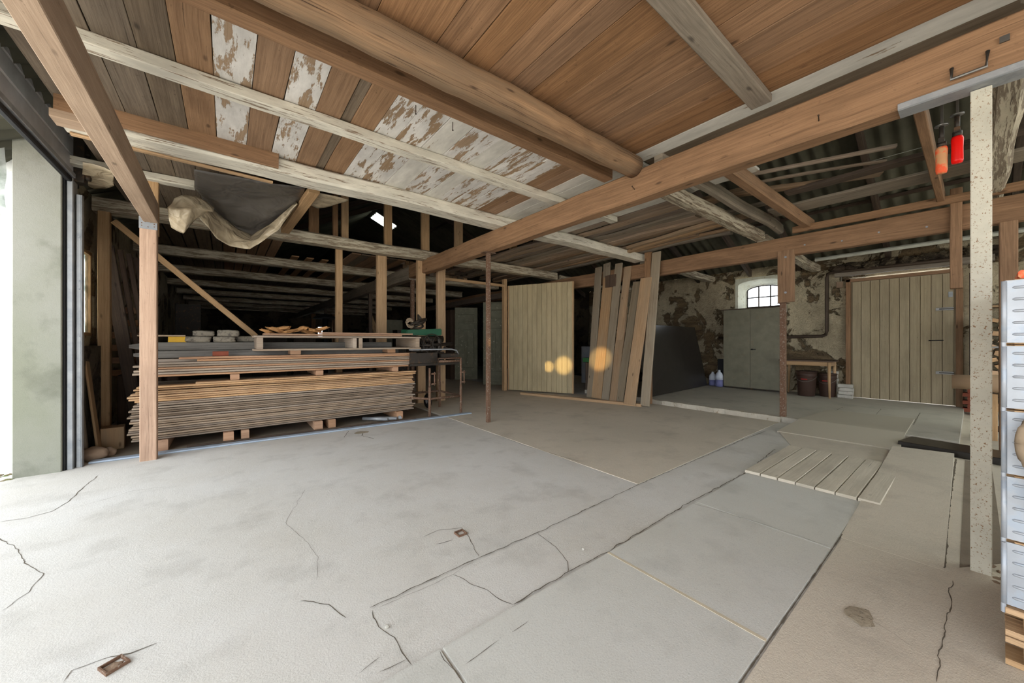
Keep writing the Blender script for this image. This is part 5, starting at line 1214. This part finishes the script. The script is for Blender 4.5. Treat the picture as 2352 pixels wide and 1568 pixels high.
for k, (x, y) in enumerate(((889, 1441), (1340, 1263))):
    p = PZ(x, y); bm = nb(); g_rock(bm, (0, 0, .006), (.009, .008, .007), sd=k, rough=.3, sub=1); o = link('pebble', bm, M['brick_white']); o.location = p; tag(o, ['pinkish pebble lying beside a floor crack at lower centre', 'white pebble lying left of the smooth floor plates'][k], 'pebble')
p = PZ(1975, 1415, .006); bm = nb(); g_rock(bm, (0, 0, .001), (.07, .045, .004), sd=5, rough=.5, sub=1); o = link('patch', bm, M['patch_dirt'], floor); o.location = p
p = PZ(830, 993, .0); bm = nb(); g_rock(bm, (0, 0, .001), (.09, .06, .006), sd=6, rough=.6, sub=1); o = link('patch', bm, M['patch_dirt'], floor); o.location = p
# nails sticking out of beams
for k, (x, y) in enumerate(((1457, 435), (1880, 278))):
    p = PX(x, y, 3.0); bm = nb(); g_tube(bm, [(0.01, 0, 0), (-.05, -.01, .012)], .003, 6); g_tube(bm, [(-.05, -.01, .012), (-.052, -.0104, .0125)], .006, 8); o = link('nail', bm, M['pipe_dark']); o.location = p; tag(o, ['rusty nail sticking out of the middle of the long main beam', 'rusty nail sticking out of the main beam towards the right'][k], 'nail')
for k, (x, y) in enumerate(((955, 252), (1040, 290))):
    p = PZ(x, y, 2.90); bm = nb(); g_tube(bm, [(0, 0, .05), (0, 0, -.03)], .003, 6); g_tube(bm, [(0, 0, -.03), (0, 0, -.032)], .007, 8); o = link('nail', bm, M['pipe_dark']); o.location = p; tag(o, ['nail hanging from the ceiling by the first white peeling board', 'longer nail hanging from the white peeling ceiling boards'][k], 'nail')
bm = nb(); a = PX(2130, 335, 6.2); b = Vector((5.2, .9, 3.05)); g_tube(bm, [Vector((0, 0, 0)), b - a], .003, 6); o = link('wire', bm, M['wire']); o.location = a; tag(o, 'thin wire stretched across the dark roof opening', 'wire')

# ---- golden sun flecks thrown by narrow spot lamps added outside the doorway
for k, (tx, ty, r_, e) in enumerate((((1252, 838), 0, .10, 1.), ((1300, 842), 0, .17, 1.), ((1378, 824), 0, .20, 1.1))):
    tgt = PY(tx[0], tx[1], 5.9) if k < 2 else PX(tx[0], tx[1], 6.1)
    src = tgt + Vector((-.80, -.50, .165)).normalized() * 16
    ld = bpy.data.lights.new('sun_fleck', 'SPOT'); ld.energy = 7500 * e; ld.color = (1, .72, .30); ld.spot_size = 2 * math.atan(r_ * 1.5 / 16); ld.spot_blend = .8; ld.shadow_soft_size = .01
    lo = bpy.data.objects.new('sun_fleck', ld); COL.objects.link(lo); lo.location = src; lo.rotation_euler = (src - tgt).to_track_quat('Z', 'Y').to_euler()

ribbon('channel_edge_shade', [(5.84, .118), (4.6, .118), (3.6, .11), (2.98, .10)], .035, .0052, sd=61, jit=.0)  # dark line painted for the shaded drop along the slab edge
bm = nb(); g_poly(bm, [(3.05, .05), (5.85, .06), (5.85, -.10), (3.3, -.10)], -.01, .0056); struct('channel_floor', bm, M['floor_dark'], floor)  # flush dark strip painted to read as the lower channel
